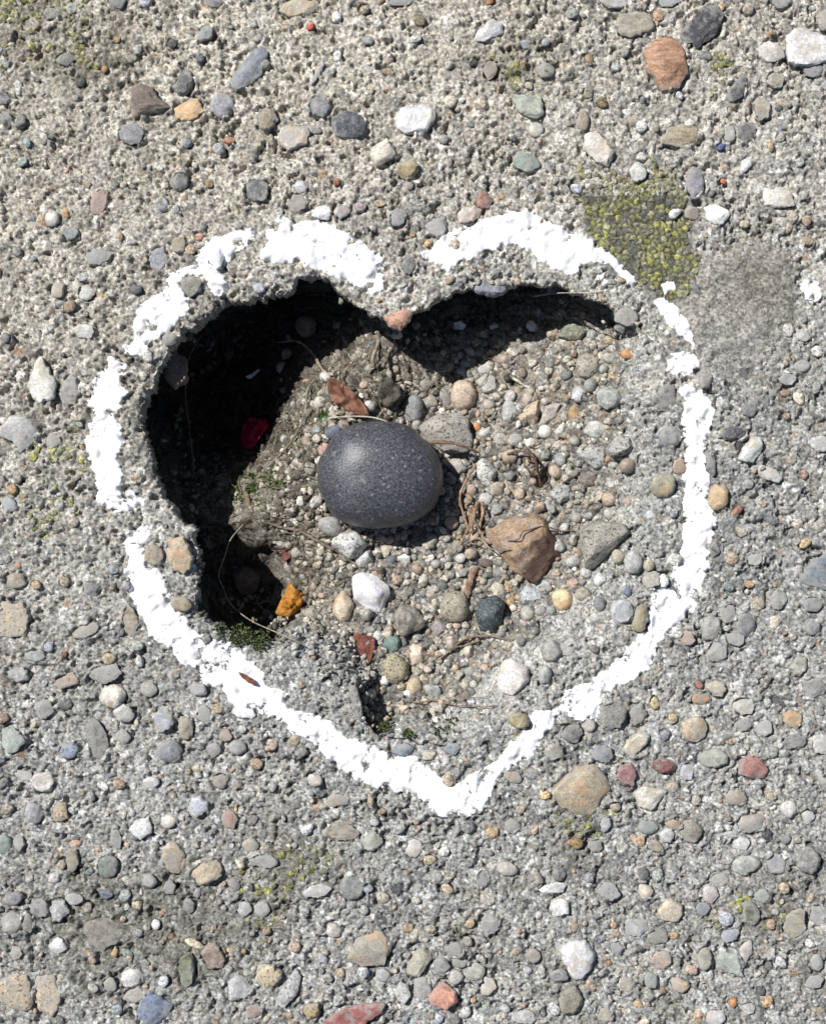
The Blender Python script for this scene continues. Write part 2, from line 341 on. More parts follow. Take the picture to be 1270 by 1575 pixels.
e((230,1355,12,12),(36,34,33)); e((95,1330,8,8),(36,31,22)); e((140,1225,9,9),(36,36,34)); e((5,1205,8,14),(18,18,18)); e((385,1300,13,11),(40,34,25)); e((340,1200,15,13),(30,24,20))
# lower middle
e((484,1200,13,11),(54,47,39)); e((518,1231,19,11),(38,32,25)); e((474,1275,12,9),(48,48,50),'q'); e((525,1280,27,15,-5),(37,33,26),'l'); e((572,1295,17,16,20),(42,43,36)); e((637,1305,13,16,-20),(66,65,63),'q',angular=True); e((682,1310,10,9),(62,62,59),'q'); e((660,1322,12,9),(43,36,25))
e((542,1365,19,20),(23,24,22),'d'); e((489,1370,22,12,15),(48,48,47),'q'); e((513,1431,13,13),(58,52,46),angular=True,top=9); e(((535,1470),(545,1446),(569,1431),(596,1436),(601,1459),(589,1483),(549,1485)),(28,26,20),'o',top=10); e((643,1481,17,27,-35),(38,36,28),top=11)
e(((423,1541),(434,1517),(454,1490),(464,1500),(457,1531),(434,1551)),(44,44,44),'s',top=11); e((479,1554,15,14),(42,32,15),'s'); e(((480,1586),(522,1554),(559,1542),(599,1541),(583,1558),(550,1586)),(33,11,10),'p',top=9); e(((657,1531),(679,1509),(701,1524),(704,1541),(687,1554),(664,1546)),(51,24,16),'p',top=13)
e((620,1527,13,17),(55,55,53),'s',angular=True); e((650,1520,13,18),(35,34,33)); e((701,1503,12,12),(52,52,47),'q'); e((730,1495,17,14),(33,33,27)); e((750,1517,14,16),(51,47,43),'q'); e((679,1485,13,14),(24,25,24)); e((752,1422,16,19),(38,38,37)); e((699,1461,15,12),(36,36,34)); e((708,1480,13,10),(26,27,24))
e((742,1351,10,15,-20),(8,10,16)); e((779,1336,18,12,-15),(46,43,36)); e((688,1368,12,9),(50,41,30)); e((560,1495,11,10),(44,45,47)); e((589,1500,12,11),(37,37,38)); e((806,1564,20,13),(50,50,49),'s'); e((842,1368,15,8),(66,66,68),'q'); e((576,1263,8,9),(42,42,42)); e((588,1248,8,5),(32,24,17)); e((787,1270,14,11),(31,31,28))
e((723,1420,10,7),(46,34,22)); e((454,1456,10,11),(42,32,25)); e((716,1556,10,8),(46,46,44)); e((740,1475,10,7),(38,38,36)); e((776,1551,7,9),(42,42,42)); e((720,1448,9,8),(40,38,33)); e((620,1154,18,12),(17,20,27),'d'); e((696,1151,15,12),(22,27,32),'d',top=8); e((798,1108,16,15),(32,26,13),'o',angular=False,top=12); e((566,1365,9,9),(34,36,37))
e((505,1503,9,9),(30,29,26)); e((610,1580,20,8),(34,37,37)); e((560,1400,9,8),(40,40,38)); e((640,1385,8,7),(44,42,37)); e((820,1470,12,12),(34,27,21)); e((662,1430,9,8),(40,34,27)); e((800,1245,10,8),(40,34,26)); e((690,1200,10,10),(46,38,28)); e((790,1195,15,11),(32,27,20)); e((570,1232,12,6),(42,34,26))
# lower right
e(((848,1216),(860,1202),(884,1178),(908,1175),(928,1185),(940,1212),(921,1243),(904,1258),(864,1243)),(42,35,23),'o',top=13,angular=True); e((964,1190,19,20),(33,17,17),top=12,angular=True); e((1019,1178,20,12,-15),(21,8,7),top=11); e((1055,1187,12,16),(42,43,46)); e((1157,1181,23,20),(38,18,15),top=12,angular=True)
e(((975,1219),(989,1207),(1025,1216),(1003,1248),(979,1241)),(62,59,52),'q',top=9); e((1026,1285,14,13),(58,58,56),'q',angular=True); e((1063,1280,18,16,25),(27,25,20),top=11); e((1036,1268,14,9,-20),(50,26,12)); e((996,1272,17,12),(23,31,27)); e((930,1268,10,13),(34,34,37)); e((887,1297,11,10),(29,20,8),'o',angular=False); e((914,1302,14,10),(18,21,20)); e((860,1343,11,13),(8,9,9),'d')
e((1008,1302,15,9,-20),(30,25,17)); e((1131,1227,18,13),(42,32,24)); e((1212,1244,15,14),(56,54,50),'q'); e((1241,1255,12,12),(56,57,55),'q'); e((1155,1266,25,17,15),(42,43,44),'q'); e((1179,1283,10,8),(10,10,11)); e((1140,1297,14,10),(60,60,60),'q'); e((1146,1329,24,16,15),(40,41,37)); e((1192,1329,15,17),(32,32,35),angular=True); e((1106,1353,15,11),(46,44,38))
e((1092,1375,15,14),(52,48,47),'q'); e((1080,1398,13,13),(18,21,29)); e((1030,1400,20,19),(56,47,33),'o',angular=False,top=11); e((992,1370,13,13),(61,52,40)); e((937,1370,20,14),(29,29,31)); e((860,1395,16,14),(68,68,67),'q',angular=True); e((855,1365,16,10,10),(64,64,66),'q'); e((977,1427,22,18),(36,37,37)); e((1155,1405,15,21,30),(22,23,19),'l'); e((1223,1421,17,28,-15),(38,34,22),'l'); e((1258,1407,15,17),(38,39,39))
e((1123,1439,16,11),(28,29,36)); e((1146,1463,12,18,-15),(58,55,56),'q',angular=True); e(((1101,1473),(1111,1463),(1135,1466),(1143,1503),(1101,1490)),(37,42,36),'p',top=9); e(((860,1456),(877,1444),(901,1446),(916,1470),(909,1497),(884,1510),(862,1476)),(62,62,62),'q',top=13,angular=False); e((860,1500,16,13),(23,24,25)); e((877,1539,18,23,-15),(24,23,17),'p',top=11); e((852,1551,11,10),(56,56,59),'q')
e((948,1458,12,11),(17,19,21)); e((1016,1476,18,16),(45,33,26)); e((999,1509,13,14),(33,36,33)); e((1082,1473,12,22,10),(37,35,27)); e((1045,1514,16,13,-25),(50,37,23)); e((1063,1492,9,11),(48,35,27)); e((964,1515,12,13),(40,35,24)); e((1126,1541,9,7),(50,23,8)); e((1099,1564,17,14),(54,54,54),'q'); e((1168,1524,8,8),(12,12,13)); e((1150,1551,13,10),(46,46,43)); e((1251,1510,16,12),(38,38,38))
e((1243,1324,20,20),(32,31,29),'r'); e((1172,1378,12,12),(26,34,28)); e((1204,1365,10,11),(45,37,26)); e((1245,1451,8,9),(62,62,61),'q'); e((930,1561,12,14),(38,33,25)); e((1010,1345,12,9),(38,40,36)); e((945,1240,9,9),(36,33,26)); e((1185,1225,8,8),(36,33,22)); e((1200,1480,12,9),(52,52,54),'q'); e((1255,1580,14,12),(42,40,36)); e((905,1350,10,10),(30,30,32)); e((1070,1230,11,8),(38,34,28)); e((1255,1480,11,14),(34,34,34)); e((1010,1440,18,12),(33,32,26),'r')
# right
e((1084,586,11,16,-20),(33,29,26),top=10); e((1128,666,22,11,5),(10,10,11),'d',top=10); e((1135,685,8,9),(7,7,8)); e(((1133,708),(1138,691),(1155,671),(1170,671),(1172,691),(1158,713)),(55,56,52),'q',top=12); e((1185,729,22,11,-20),(46,46,45),'q'); e((1104,766,16,22,-10),(50,35,18),'o',top=12,angular=False); e((1133,785,10,7),(36,16,11)); e((1092,715,8,18,15),(9,9,10),'d'); e((1260,681,20,14,-20),(54,55,55),'q')
e((1228,613,13,9,-20),(60,54,43),'q'); e((1206,605,6,9),(33,22,15)); e((1151,630,12,12),(17,17,17)); e((1234,517,12,12),(45,44,43),'q'); e((1256,539,10,11),(56,55,52),'q'); e((1211,507,12,10),(48,46,43),'q'); e((1233,563,15,10),(40,40,39)); e((1209,640,6,6),(31,24,19)); e((1236,730,9,7),(36,23,18)); e((1211,584,14,11),(42,42,40))
e(((1229,892),(1246,865),(1272,848),(1280,908),(1240,902)),(18,22,25),'p',top=6); e((1119,946,15,15),(36,35,31)); e((1092,966,15,22,-15),(33,32,29)); e((1145,961,17,19),(25,25,25)); e((1131,983,18,12,-15),(30,30,28)); e((1102,1002,16,17),(35,36,32)); e((1057,983,13,12),(48,34,24)); e((1229,1024,14,20,-15),(38,37,30),top=11); e((1077,1075,17,9),(48,26,11),'o'); e((1101,1058,17,15,-15),(43,37,27)); e((1074,1053,7,8),(35,17,13)); e((1141,1085,19,14,-10),(45,48,45),'q')
e((1006,1080,9,12),(42,36,20)); e(((955,1156),(962,1139),(982,1124),(999,1129),(996,1142),(972,1166)),(53,48,37),'q',top=10); e((1067,1122,20,22),(48,40,28),'o'); e((942,1102,24,24,20),(24,24,22),'l',top=11); e((980,1100,15,18),(29,29,28),'l'); e((879,1129,17,17),(21,21,20)); e((853,1156,16,17),(34,32,26)); e((926,1159,17,14),(18,20,25)); e((1175,1119,13,13),(38,38,38)); e((1143,1115,16,11),(29,29,27)); e((1216,1105,17,16),(45,35,20),'o'); e((1263,1146,17,19),(65,65,61),'q'); e((1219,1141,20,12,10),(20,20,20)); e((1097,1166,23,16),(34,35,29))
e((1152,899,8,7),(48,32,18)); e((1099,844,9,15),(8,8,8),'d'); e((1196,922,17,17),(34,34,32),'r'); e((1250,929,17,13),(28,29,29)); e((1033,1105,9,9),(46,34,22)); e((1250,1058,20,18),(30,30,29)); e((1160,860,14,12),(34,34,31)); e((1250,965,14,12),(30,30,30)); e((1180,1080,8,7),(42,42,40)); e((905,1115,12,11),(42,40,34)); e((1023,613,20,24),(28,27,25),'r'); e((1030,671,18,17),(21,21,22),'d'); e((1043,718,11,14),(50,29,11),'o'); e((1019,747,22,20),(30,29,19),'o',angular=False)
e((962,487,19,15),(32,29,25)); e((1018,893,10,12),(78,78,78),'w',angular=False,top=9); e((1000,893,18,14,20),(40,38,31)); e((955,939,18,20),(40,41,42),'q'); e((966,940,9,18),(13,16,25)); e((984,953,13,26,-10),(31,27,15),top=10); e((1036,790,9,7),(28,29,32)); e((870,1000,12,12),(42,41,37)); e((548,1082,9,34,12),(30,29,27),'r',top=12)
# ------------------------------------------------------------------ the slab with its hole: one height field
ST = 1.9
def axis(lo, hi):
    core = np.arange(lo, hi + ST, ST)
    g = np.cumsum(np.concatenate([np.minimum(ST * 1.08 ** np.arange(1, 70), 4.4), 4.4 * 1.3 ** np.arange(1, 13)]))
    far = np.array([1500., 4000., 12000.])
    pad = np.concatenate([g, g[-1] + far])
    return np.concatenate([core[0] - pad[::-1], core, core[-1] + pad])
ax, ay = axis(-60, 1330), axis(-60, 1635)
nx, ny = len(ax), len(ay)
GX, GY = np.meshgrid(ax, ay)                    # u coordinates on the slab's plane

HOLE = [(600,494,12),(565,480,10),(535,464,10),(520,442,8),(490,424,8),(455,428,8),(440,447,8),(400,455,8),(350,466,8),(318,482,8),
 (295,500,8),(268,520,8),(248,548,8),(236,578,8),(224,612,8),(217,650,8),(224,692,8),(238,730,8),(254,768,8),(275,800,8),(297,818,8),
 (303,850,8),(307,890,8),(300,930,10),(318,958,10),(360,972,12),(410,985,20),(450,1002,50),(490,1032,65),(530,1066,48),(553,1092,20),
 (570,1122,14),(590,1135,30),(640,1142,50),(690,1148,60),(740,1130,70),(790,1095,80),(840,1062,90),(900,1010,100),(960,950,100),
 (1000,890,100),(1030,800,100),(1040,720,100),(1035,640,90),(1020,570,80),(1000,520,60),(975,495,30),(950,487,12),(932,466,10),
 (900,450,8),(860,436,8),(800,430,8),(760,448,8),(722,436,8),(680,456,8),(640,478,8),(620,492,8)]
FLOOR = [(500,580,-130),(470,620,-135),(440,680,-145),(420,730,-150),(385,770,-155),(400,812,-160),(450,830,-140),(470,880,-142),(480,930,-130),
 (460,965,-110),(300,560,-260),(350,560,-290),(420,560,-290),(400,620,-300),(380,680,-290),(300,660,-270),(330,720,-260),(300,760,-240),
 (330,800,-220),(360,850,-235),(350,900,-235),(400,900,-235),(430,860,-205),(420,940,-220),(400,970,-160),(340,940,-200),(460,500,-260),
 (400,490,-270),(500,480,-230),(540,510,-190),(900,480,-110),(830,490,-135),(760,540,-150),(700,570,-155),(640,540,-160),(600,530,-150),
 (570,540,-142),(950,600,-62),(960,700,-55),(950,800,-60),(900,900,-65),(850,980,-60),(800,1040,-50),(740,1080,-55),(690,1100,-65),
 (620,1090,-62),(590,1090,-76),(600,1040,-70),(650,1000,-90),(560,980,-88),(520,960,-98),(700,900,-105),(600,900,-115),(760,820,-110),
 (680,760,-125),(585,740,-130),(820,700,-110),(880,650,-95),(880,560,-100),(800,600,-125),(740,640,-135),(640,600,-140),(250,650,-250),(270,720,-240)]
fp = np.array([(CX + (x - CX) * (HC - z) / HC, CY + (y - CY) * (HC - z) / HC, z) for x, y, z in FLOOR], float)
def tps(d2): return 0.5 * d2 * np.log(d2 + 1e-9)
n = len(fp); sc_ = 500.0
q = fp[:, :2] / sc_
K = tps(((q[:, None] - q[None]) ** 2).sum(-1)) + np.eye(n) * 0.0006
Pm = np.concatenate([np.ones((n, 1)), q], 1)
A = np.zeros((n + 3, n + 3)); A[:n, :n] = K; A[:n, n:] = Pm; A[n:, :n] = Pm.T
wt = np.linalg.solve(A, np.concatenate([fp[:, 2], np.zeros(3)]))

ix0, ix1 = np.searchsorted(ax, 190), np.searchsorted(ax, 1075)
iy0, iy1 = np.searchsorted(ay, 395), np.searchsorted(ay, 1180)
sub = (slice(iy0, iy1), slice(ix0, ix1))
hx, hy = GX[sub], GY[sub]
jx = hx + 8 * fbm(hx, hy, 30, 1) + 5 * fbm(hx, hy, 11, 5, 2); jy = hy + 8 * fbm(hx, hy, 30, 2) + 5 * fbm(hx, hy, 11, 6, 2)   # ragged broken rim
dist, wid = polydist(HOLE, jx, jy)
ins = inside(HOLE, jx, jy)
zf = np.full(hx.shape, wt[n]) + wt[n + 1] * hx / sc_ + wt[n + 2] * hy / sc_
for i in range(n):
    zf += wt[i] * tps((hx / sc_ - q[i, 0]) ** 2 + (hy / sc_ - q[i, 1]) ** 2)
zf = np.clip(zf, -312, -30) + 11 * fbm(hx, hy, 45, 3) + 7 * fbm(hx, hy, 16, 4)
zf -= 38 * np.exp(-((hx - 846) ** 2 + (hy - 735) ** 2) / 15.0 ** 2)
t = np.clip(dist / np.maximum(wid * 1.25, 1), 0, 1)
prof = np.where(wid > 25, t * t * (3 - 2 * t), t ** 1.35)
z_in = zf * prof
BASE = 4.5 * fbm(GX, GY, 160, 8) + 3.4 * fbm(GX, GY, 38, 9) + 3.0 * fbm(GX, GY, 15, 10, 2)
BASE[np.abs(GX - CX) > 1600] *= 0.5
zsub = np.where(ins, z_in + BASE[sub] * (1 - prof), BASE[sub] - 9 * np.exp(-dist / 14) * (wid < 60))
BASE[sub] = zsub
FILL = np.zeros(GX.shape, bool)
FILL[sub] = ins & (dist > np.where(wid > 25, 0.80 * wid, 6) + 10 * fbm(hx, hy, 25, 12))
INS = np.zeros(GX.shape, bool); INS[sub] = ins
FILLF = FILL.astype(np.float32); INSF = INS.astype(np.float32)
DIST = np.full(GX.shape, -1000.0); DIST[sub] = np.where(ins, dist, -dist)

def bil(Aq, x, y):
    i = np.clip(np.interp(x, ax, np.arange(nx)), 0, nx - 1.001); j = np.clip(np.interp(y, ay, np.arange(ny)), 0, ny - 1.001)
    i0 = np.floor(i).astype(int); j0 = np.floor(j).astype(int); fi = i - i0; fj = j - j0
    return (Aq[j0, i0] * (1 - fi) + Aq[j0, i0 + 1] * fi) * (1 - fj) + (Aq[j0 + 1, i0] * (1 - fi) + Aq[j0 + 1, i0 + 1] * fi) * fj
def at(px, py, up=0.0):
    """point of the surface seen at survey position (px,py), with its height"""
    x, y, z = px, py, 0.0
    for _ in range(14):
        z = 0.5 * z + 0.5 * float(bil(BASE, np.array([x]), np.array([y]))[0])
        k = (HC - z - up) / HC
        x = CX + (px - CX) * k; y = CY + (py - CY) * k
    return x, y, z + up

# paint outline of the heart
PAINT = [
 [(166,546),(198,556),(189,583),(196,605),(192,623),(177,639),(187,654),(194,688),(175,702),(190,723),(185,745),(185,776),(163,784),(143,768),(149,737),(139,705),(130,678),(141,646),(135,619),(143,603),(143,583),(159,572)],
 [(169,792),(185,778),(194,751),(218,765),(226,778),(194,788)],
 [(187,532),(206,524),(204,497),(214,469),(254,446),(256,426),(281,410),(303,406),(309,381),(324,369),(352,359),(383,351),(391,359),(381,377),(356,394),(340,422),(358,434),(348,452),(328,457),(313,426),(293,422),(277,438),(293,461),(289,481),(265,505),(242,522),(226,526),(228,544),(218,550),(193,548)],
 [(399,389),(415,371),(403,359),(429,347),(427,330),(443,341),(470,337),(509,345),(533,359),(561,375),(588,393),(592,430),(588,456),(561,448),(525,428),(486,418),(454,400),(439,406),(407,406)],
 [(645,394),(667,373),(698,351),(734,343),(757,333),(789,324),(820,324),(836,343),(868,347),(891,359),(911,375),(935,383),(954,406),(982,434),(978,454),(962,430),(931,406),(903,402),(891,418),(872,422),(836,406),(820,391),(793,375),(773,379),(746,385),(730,398),(706,402),(687,422),(675,408)],
 [(909,422),(927,412),(939,434),(927,438)],
 [(1004,461),(1015,455),(1039,469),(1060,497),(1070,536),(1051,520),(1035,499),(1025,515),(1021,489)],
 [(1019,438),(1033,432),(1041,446),(1017,452)],
 [(1023,552),(1045,538),(1065,544),(1076,556),(1069,570),(1057,578),(1027,574)],
 [(1225,431),(1257,431),(1264,457),(1251,471),(1236,459)],
 [(1039,595),(1065,589),(1088,607),(1098,631),(1094,662),(1082,688),(1088,717),(1094,737),(1088,765),(1100,800),(1100,815),(1092,835),(1092,874),(1080,898),(1065,937),(1025,977),(1009,1000),(1002,1024),(990,1036),(962,1052),(939,1060),(923,1083),(919,1107),(887,1109),(862,1095),(844,1123),(820,1158),(781,1186),(757,1217),(746,1241),(718,1260),(675,1256),(659,1237),(624,1221),(592,1213),(557,1203),(529,1186),(498,1162),(478,1138),(446,1126),(431,1107),(391,1103),(360,1087),(340,1056),(309,1052),(309,1032),(277,1016),(254,989),(230,977),(214,941),(194,906),(189,878),(198,851),(185,831),(194,817),(218,806),(236,819),(218,847),(230,871),(254,882),(254,914),(269,941),(293,949),(297,973),(332,983),(360,989),(376,1008),(403,1032),(411,1056),(443,1061),(439,1087),(462,1095),(494,1101),(529,1130),(565,1142),(600,1162),(639,1162),(667,1189),(702,1207),(734,1186),(769,1166),(789,1138),(813,1115),(820,1091),(860,1091),(868,1060),(899,1052),(921,1036),(958,1008),(970,985),(994,969),(998,914),(1025,894),(1045,863),(1049,831),(1049,804),(1053,765),(1049,729),(1053,678),(1045,643),(1053,627)],
]
PX = CX + (GX - CX) * HC / (HC - BASE); PY = CY + (GY - CY) * HC / (HC - BASE)   # where the brush line runs over the slope
PM = np.zeros(GX.shape)
ipx0, ipx1 = np.searchsorted(ax, 100), np.searchsorted(ax, 1290); ipy0, ipy1 = np.searchsorted(ay, 300), np.searchsorted(ay, 1290)
psub = (slice(ipy0, ipy1), slice(ipx0, ipx1))
pm = np.zeros(PX[psub].shape, bool)
for pl in PAINT: pm |= inside(pl, PX[psub], PY[psub])
PM[psub] = blur(pm.astype(float), 2, 2)

# smooth mortar patch, lichen areas, dark organic stain
PATCH = [(1070,418),(1105,380),(1150,366),(1195,378),(1222,420),(1228,470),(1208,512),(1175,545),(1140,575),(1110,580),(1082,545),(1066,505),(1050,470),(1060,440)]
LICHEN = [(890,245),(915,262),(945,262),(975,285),(1000,250),(1045,250),(1055,300),(1060,380),(1073,415),(1055,452),(1000,462),(968,415),(930,378),(897,345),(880,300)]
def blob(x, y, r, e=1.0): return np.exp(-(((GX - x) ** 2 + ((GY - y) * e) ** 2) / r ** 2))
stain = 1.3 * blob(50, 40, 95) + 0.6 * blob(150, 110, 60) + 0.55 * blob(60, 730, 90) + 0.8 * blob(190, 1420, 110) + 0.8 * blob(440, 1340, 90) + 0.5 * blob(870, 1270, 70) \
      + 0.4 * blob(780, 110, 60) + 0.5 * blob(1190, 440, 60) + 0.45 * blob(1100, 120, 60) + 0.4 * blob(1180, 1400, 90) + 0.5 * blob(170, 1010, 60) + 0.35 * blob(300, 1470, 90) \
      + 0.35 * blob(1230, 650, 120) + 0.4 * blob(1150, 350, 60) + 0.3 * blob(330, 470, 80)
stain = stain + np.clip((GY - 1120) / 300, 0, 1) * np.clip(0.3 + 0.85 * fbm(GX, GY, 80, 25), 0, 1) + 0.7 * np.clip(fbm(GX, GY, 110, 26) - 0.12, 0, 1)
STAIN = np.clip(stain * 1.0 + 0.75 * fbm(GX, GY, 55, 20) * np.clip(stain * 2, 0.25, 1) - 0.15, 0, 1)
LM = np.zeros(GX.shape); LM[psub] = blur(inside(LICHEN, GX[psub] + 22 * fbm(GX[psub], GY[psub], 40, 23), GY[psub] + 22 * fbm(GX[psub], GY[psub], 40, 24)).astype(float), 3, 2)
lsub = (slice(0, ipy1), slice(0, nx))
PT = np.zeros(GX.shape); PT[psub] = blur(inside(PATCH, GX[psub] + 20 * fbm(GX[psub], GY[psub], 40, 21), GY[psub] + 20 * fbm(GX[psub], GY[psub], 40, 22)).astype(float), 4, 2)

# sand grains bedded in the cement: each is a little tilted ellipsoid pressed into the height field
keys = np.zeros(nx * ny, np.int64)
pal_c = np.array([(.33,.322,.30),(.37,.362,.335),(.29,.284,.265),(.41,.402,.375),(.25,.245,.23),(.50,.49,.47),(.35,.315,.26),(.20,.20,.19),(.36,.265,.19),(.29,.30,.275),(.12,.12,.12),(.62,.61,.58),(.27,.28,.30)])
pw_c = np.array([17,14,15,11,12,8,6,8,1.6,3.5,4,5,3]); pw_c = pw_c / pw_c.sum()
pal_f = np.array([(.34,.31,.255),(.40,.37,.31),(.28,.26,.23),(.47,.44,.385),(.22,.21,.19),(.42,.335,.245),(.60,.58,.54),(.20,.195,.19),(.42,.28,.18),(.32,.32,.30),(.14,.135,.13)])
pw_f = np.array([18,14,15,10,11,5,6,5,1.2,7,4]); pw_f = pw_f / pw_f.sum()
pal_s = np.array([(.17,.155,.125),(.22,.205,.17),(.12,.11,.09),(.27,.25,.21),(.34,.315,.27),(.08,.07,.055)])
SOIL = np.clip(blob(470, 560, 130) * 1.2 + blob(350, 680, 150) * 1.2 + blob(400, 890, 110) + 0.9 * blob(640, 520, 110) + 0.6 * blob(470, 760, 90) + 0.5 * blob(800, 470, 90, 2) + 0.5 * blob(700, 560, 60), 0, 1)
gcol = [np.zeros((1, 3))]; gid = 1
def stamp(cnt, r0, r1, hs, sink, area=None):
    global gid
    if area is None:
        ci = rng.uniform(3, nx - 4, cnt); cj = rng.uniform(3, ny - 4, cnt)
    else:
        ci = rng.uniform(np.searchsorted(ax, area[0]), np.searchsorted(ax, area[2]), cnt); cj = rng.uniform(np.searchsorted(ay, area[1]), np.searchsorted(ay, area[3]), cnt)
    ii0 = np.round(ci).astype(int); jj0 = np.round(cj).astype(int)
    fill = FILL[jj0, ii0]; pt = PT[jj0, ii0]; soil = SOIL[jj0, ii0]
    if area is not None:
        k = fill; ci, cj, ii0, jj0, fill, pt, soil = ci[k], cj[k], ii0[k], jj0[k], fill[k], pt[k], soil[k]
    cnt = len(ci)
    r = (r0 + (r1 - r0) * rng.random(cnt) ** 1.6) / ST
    r = np.where(pt > 0.4, np.minimum(r, 3.2 / ST), r)
    asp = rng.uniform(0.6, 1.0, cnt); th = rng.uniform(0, math.pi, cnt)
    ct, sn = np.cos(th), np.sin(th)
    a = r; bb = r * asp
    tx = rng.normal(0, 0.34, cnt); ty = rng.normal(0, 0.34, cnt)
    z0 = -rng.uniform(*sink, cnt) * r * ST
    hsv = hs * np.where(pt > 0.4, 0.45, 1.0)
    col = np.where(fill[:, None], 0.66 * pal_f[rng.choice(len(pal_f), cnt, p=pw_f)], pal_c[rng.choice(len(pal_c), cnt, p=pw_c)])
    sm = fill & (rng.random(cnt) < soil * 0.95)
    col = np.where(sm[:, None], pal_s[rng.choice(len(pal_s), cnt)], col)
    col = np.where((pt > 0.4)[:, None], np.array((.255, .242, .218)) * rng.uniform(0.8, 1.2, (cnt, 1)), col)
    col = col * rng.uniform(0.75, 1.25, (cnt, 1))
    gcol.append(col)
    ids = np.arange(gid, gid + cnt, dtype=np.int64); gid += cnt
    R = int(math.ceil(r.max()))
    for dj in range(-R, R + 1):
        for di in range(-R, R + 1):
            if di * di + dj * dj > (R + 1) ** 2: continue
            i = ii0 + di; j = jj0 + dj
            ex = i - ci; ey = j - cj
            u = ct * ex + sn * ey; v = -sn * ex + ct * ey
            qq = (u / a) ** 2 + (v / bb) ** 2
            m = (qq < 1) & (i >= 0) & (i < nx) & (j >= 0) & (j < ny)
            if not m.any(): continue
            h = z0[m] + hsv[m] * r[m] * ST * (1 - qq[m] ** 1.5) ** 0.6 + (tx[m] * ex[m] + ty[m] * ey[m]) * ST
            key = ((np.clip(h, -30, 60) + 40) * 2048).astype(np.int64) << 21 | ids[m]
            np.maximum.at(keys, j[m] * nx + i[m], key)
stamp(185000, 2.4, 4.4, 1.15, (0.5, 1.6))
stamp(33000, 3.6, 7.5, 1.0, (0.5, 1.25))
stamp(6500, 6.0, 12.0, 0.8, (0.35, 0.95))
stamp(16000, 4.0, 8.5, 0.95, (0.15, 0.8), (200, 400, 1070, 1180))
hid = (keys & ((1 << 21) - 1)).reshape(ny, nx); hh = (keys >> 21).reshape(ny, nx) / 2048.0 - 40
none = keys.reshape(ny, nx) == 0
# grains are not beads: bend their outlines, wear their tops, leave pits in the paste
JI, JJ = np.meshgrid(np.arange(nx), np.arange(ny))
wi = np.clip(np.round(JI + 2.3 * fbm(GX, GY, 9, 60, 2) + 1.2 * vnoise(GX, GY, 4, 62)).astype(int), 0, nx - 1)
wj = np.clip(np.round(JJ + 2.3 * fbm(GX, GY, 9, 63, 2) + 1.2 * vnoise(GX, GY, 4, 64)).astype(int), 0, ny - 1)
hh = hh[wj, wi]; hid = hid[wj, wi]; none = none[wj, wi]
hh = np.where(none, -5.0 + 1.5 * vnoise(GX, GY, 5, 30), np.maximum(hh, -6.0))
cap = -0.6 + 2.4 * fbm(GX, GY, 28, 65)
worn = np.where(hh > cap, cap + 0.22 * (hh - cap), hh)
pv_ = np.clip(0.75 + 0.9 * fbm(GX, GY, 70, 75), 0.15, 1.3)
pits = pv_ * (10 * np.clip((fbm(GX, GY, 13, 66, 3) - 0.24) / 0.26, 0, 1) + 4.5 * np.clip((vnoise(GX, GY, 5, 67) - 0.48) / 0.3, 0, 1))
hh = np.where(FILL, hh, worn + 1.3 * vnoise(GX, GY, 4.5, 68) + 0.8 * vnoise(GX, GY, 2.6, 69) - pits)
gc = np.concatenate(gcol)
COL = gc[hid]
cem = np.array((.345, .329, .297))[None, None] * (1 + 0.12 * fbm(GX, GY, 20, 31))[..., None]
COL = np.where(none[..., None], cem, COL)
# weathering: browner and paler up the slab, greyer down it; cement skin over many grains
skin = np.clip(0.18 + 0.9 * fbm(GX, GY, 26, 33) + 0.35 * fbm(GX, GY, 9, 34), 0, 0.85) * (~FILL)
skin = skin * (1 - PT)
COL = COL * (1 - skin[..., None] * 0.75) + cem * 1.08 * (skin[..., None] * 0.75)
warm = np.clip((600 - GY) / 700 + (500 - GX) / 1500, -0.5, 0.8)[..., None]
COL = COL * (1 + warm * np.array((0.20, 0.145, 0.06))) * np.where(FILL, 1.0, 1.0)[..., None]
COL = COL * (1 + 0.20 * fbm(GX, GY, 130, 40))[..., None]
ble = (np.clip((fbm(GX, GY, 46, 76) + 0.25 * np.clip((800 - GY) / 800, -0.6, 0.8) - 0.12) / 0.35, 0, 1) * np.clip(0.6 + vnoise(GX, GY, 7, 77), 0, 1) * (~FILL) * (1 - PT))[..., None]     # lime bloom
COL = COL * (1 - 0.45 * ble) + np.array((.56, .54, .50)) * 0.45 * ble
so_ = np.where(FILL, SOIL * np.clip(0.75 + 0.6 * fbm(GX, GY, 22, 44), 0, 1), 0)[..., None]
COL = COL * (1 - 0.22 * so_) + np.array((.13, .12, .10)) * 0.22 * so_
PIT_SHADE = np.clip(1.4 * blob(325, 610, 105) + 1.3 * blob(425, 495, 78) + blob(370, 890, 70) + 0.8 * blob(640, 500, 60, 1.5) + 0.8 * blob(780, 470, 95, 2.2), 0, 1)  # shade of the pits painted into the soil colour, nearly black
pit_shade = np.where(FILL, PIT_SHADE, 0)[..., None]
COL = COL * (1 - 0.85 * pit_shade) + np.array((.032, .026, .02)) * 0.85 * pit_shade
st = (STAIN * np.clip(0.62 + 0.7 * fbm(GX, GY, 9, 41), 0, 1) * (~FILL))[..., None]
COL = COL * (1 - 0.8 * st) + np.array((.105, .098, .073)) * 0.8 * st
ls = (LM * (~FILL))[..., None]
COL = COL * (1 - 0.8 * ls) + np.array((.055, .055, .04)) * 0.8 * ls
hamp = (1 - 0.75 * LM) * (1 - 0.9 * PT)
Z = BASE + hh * hamp + 2.0 * PT
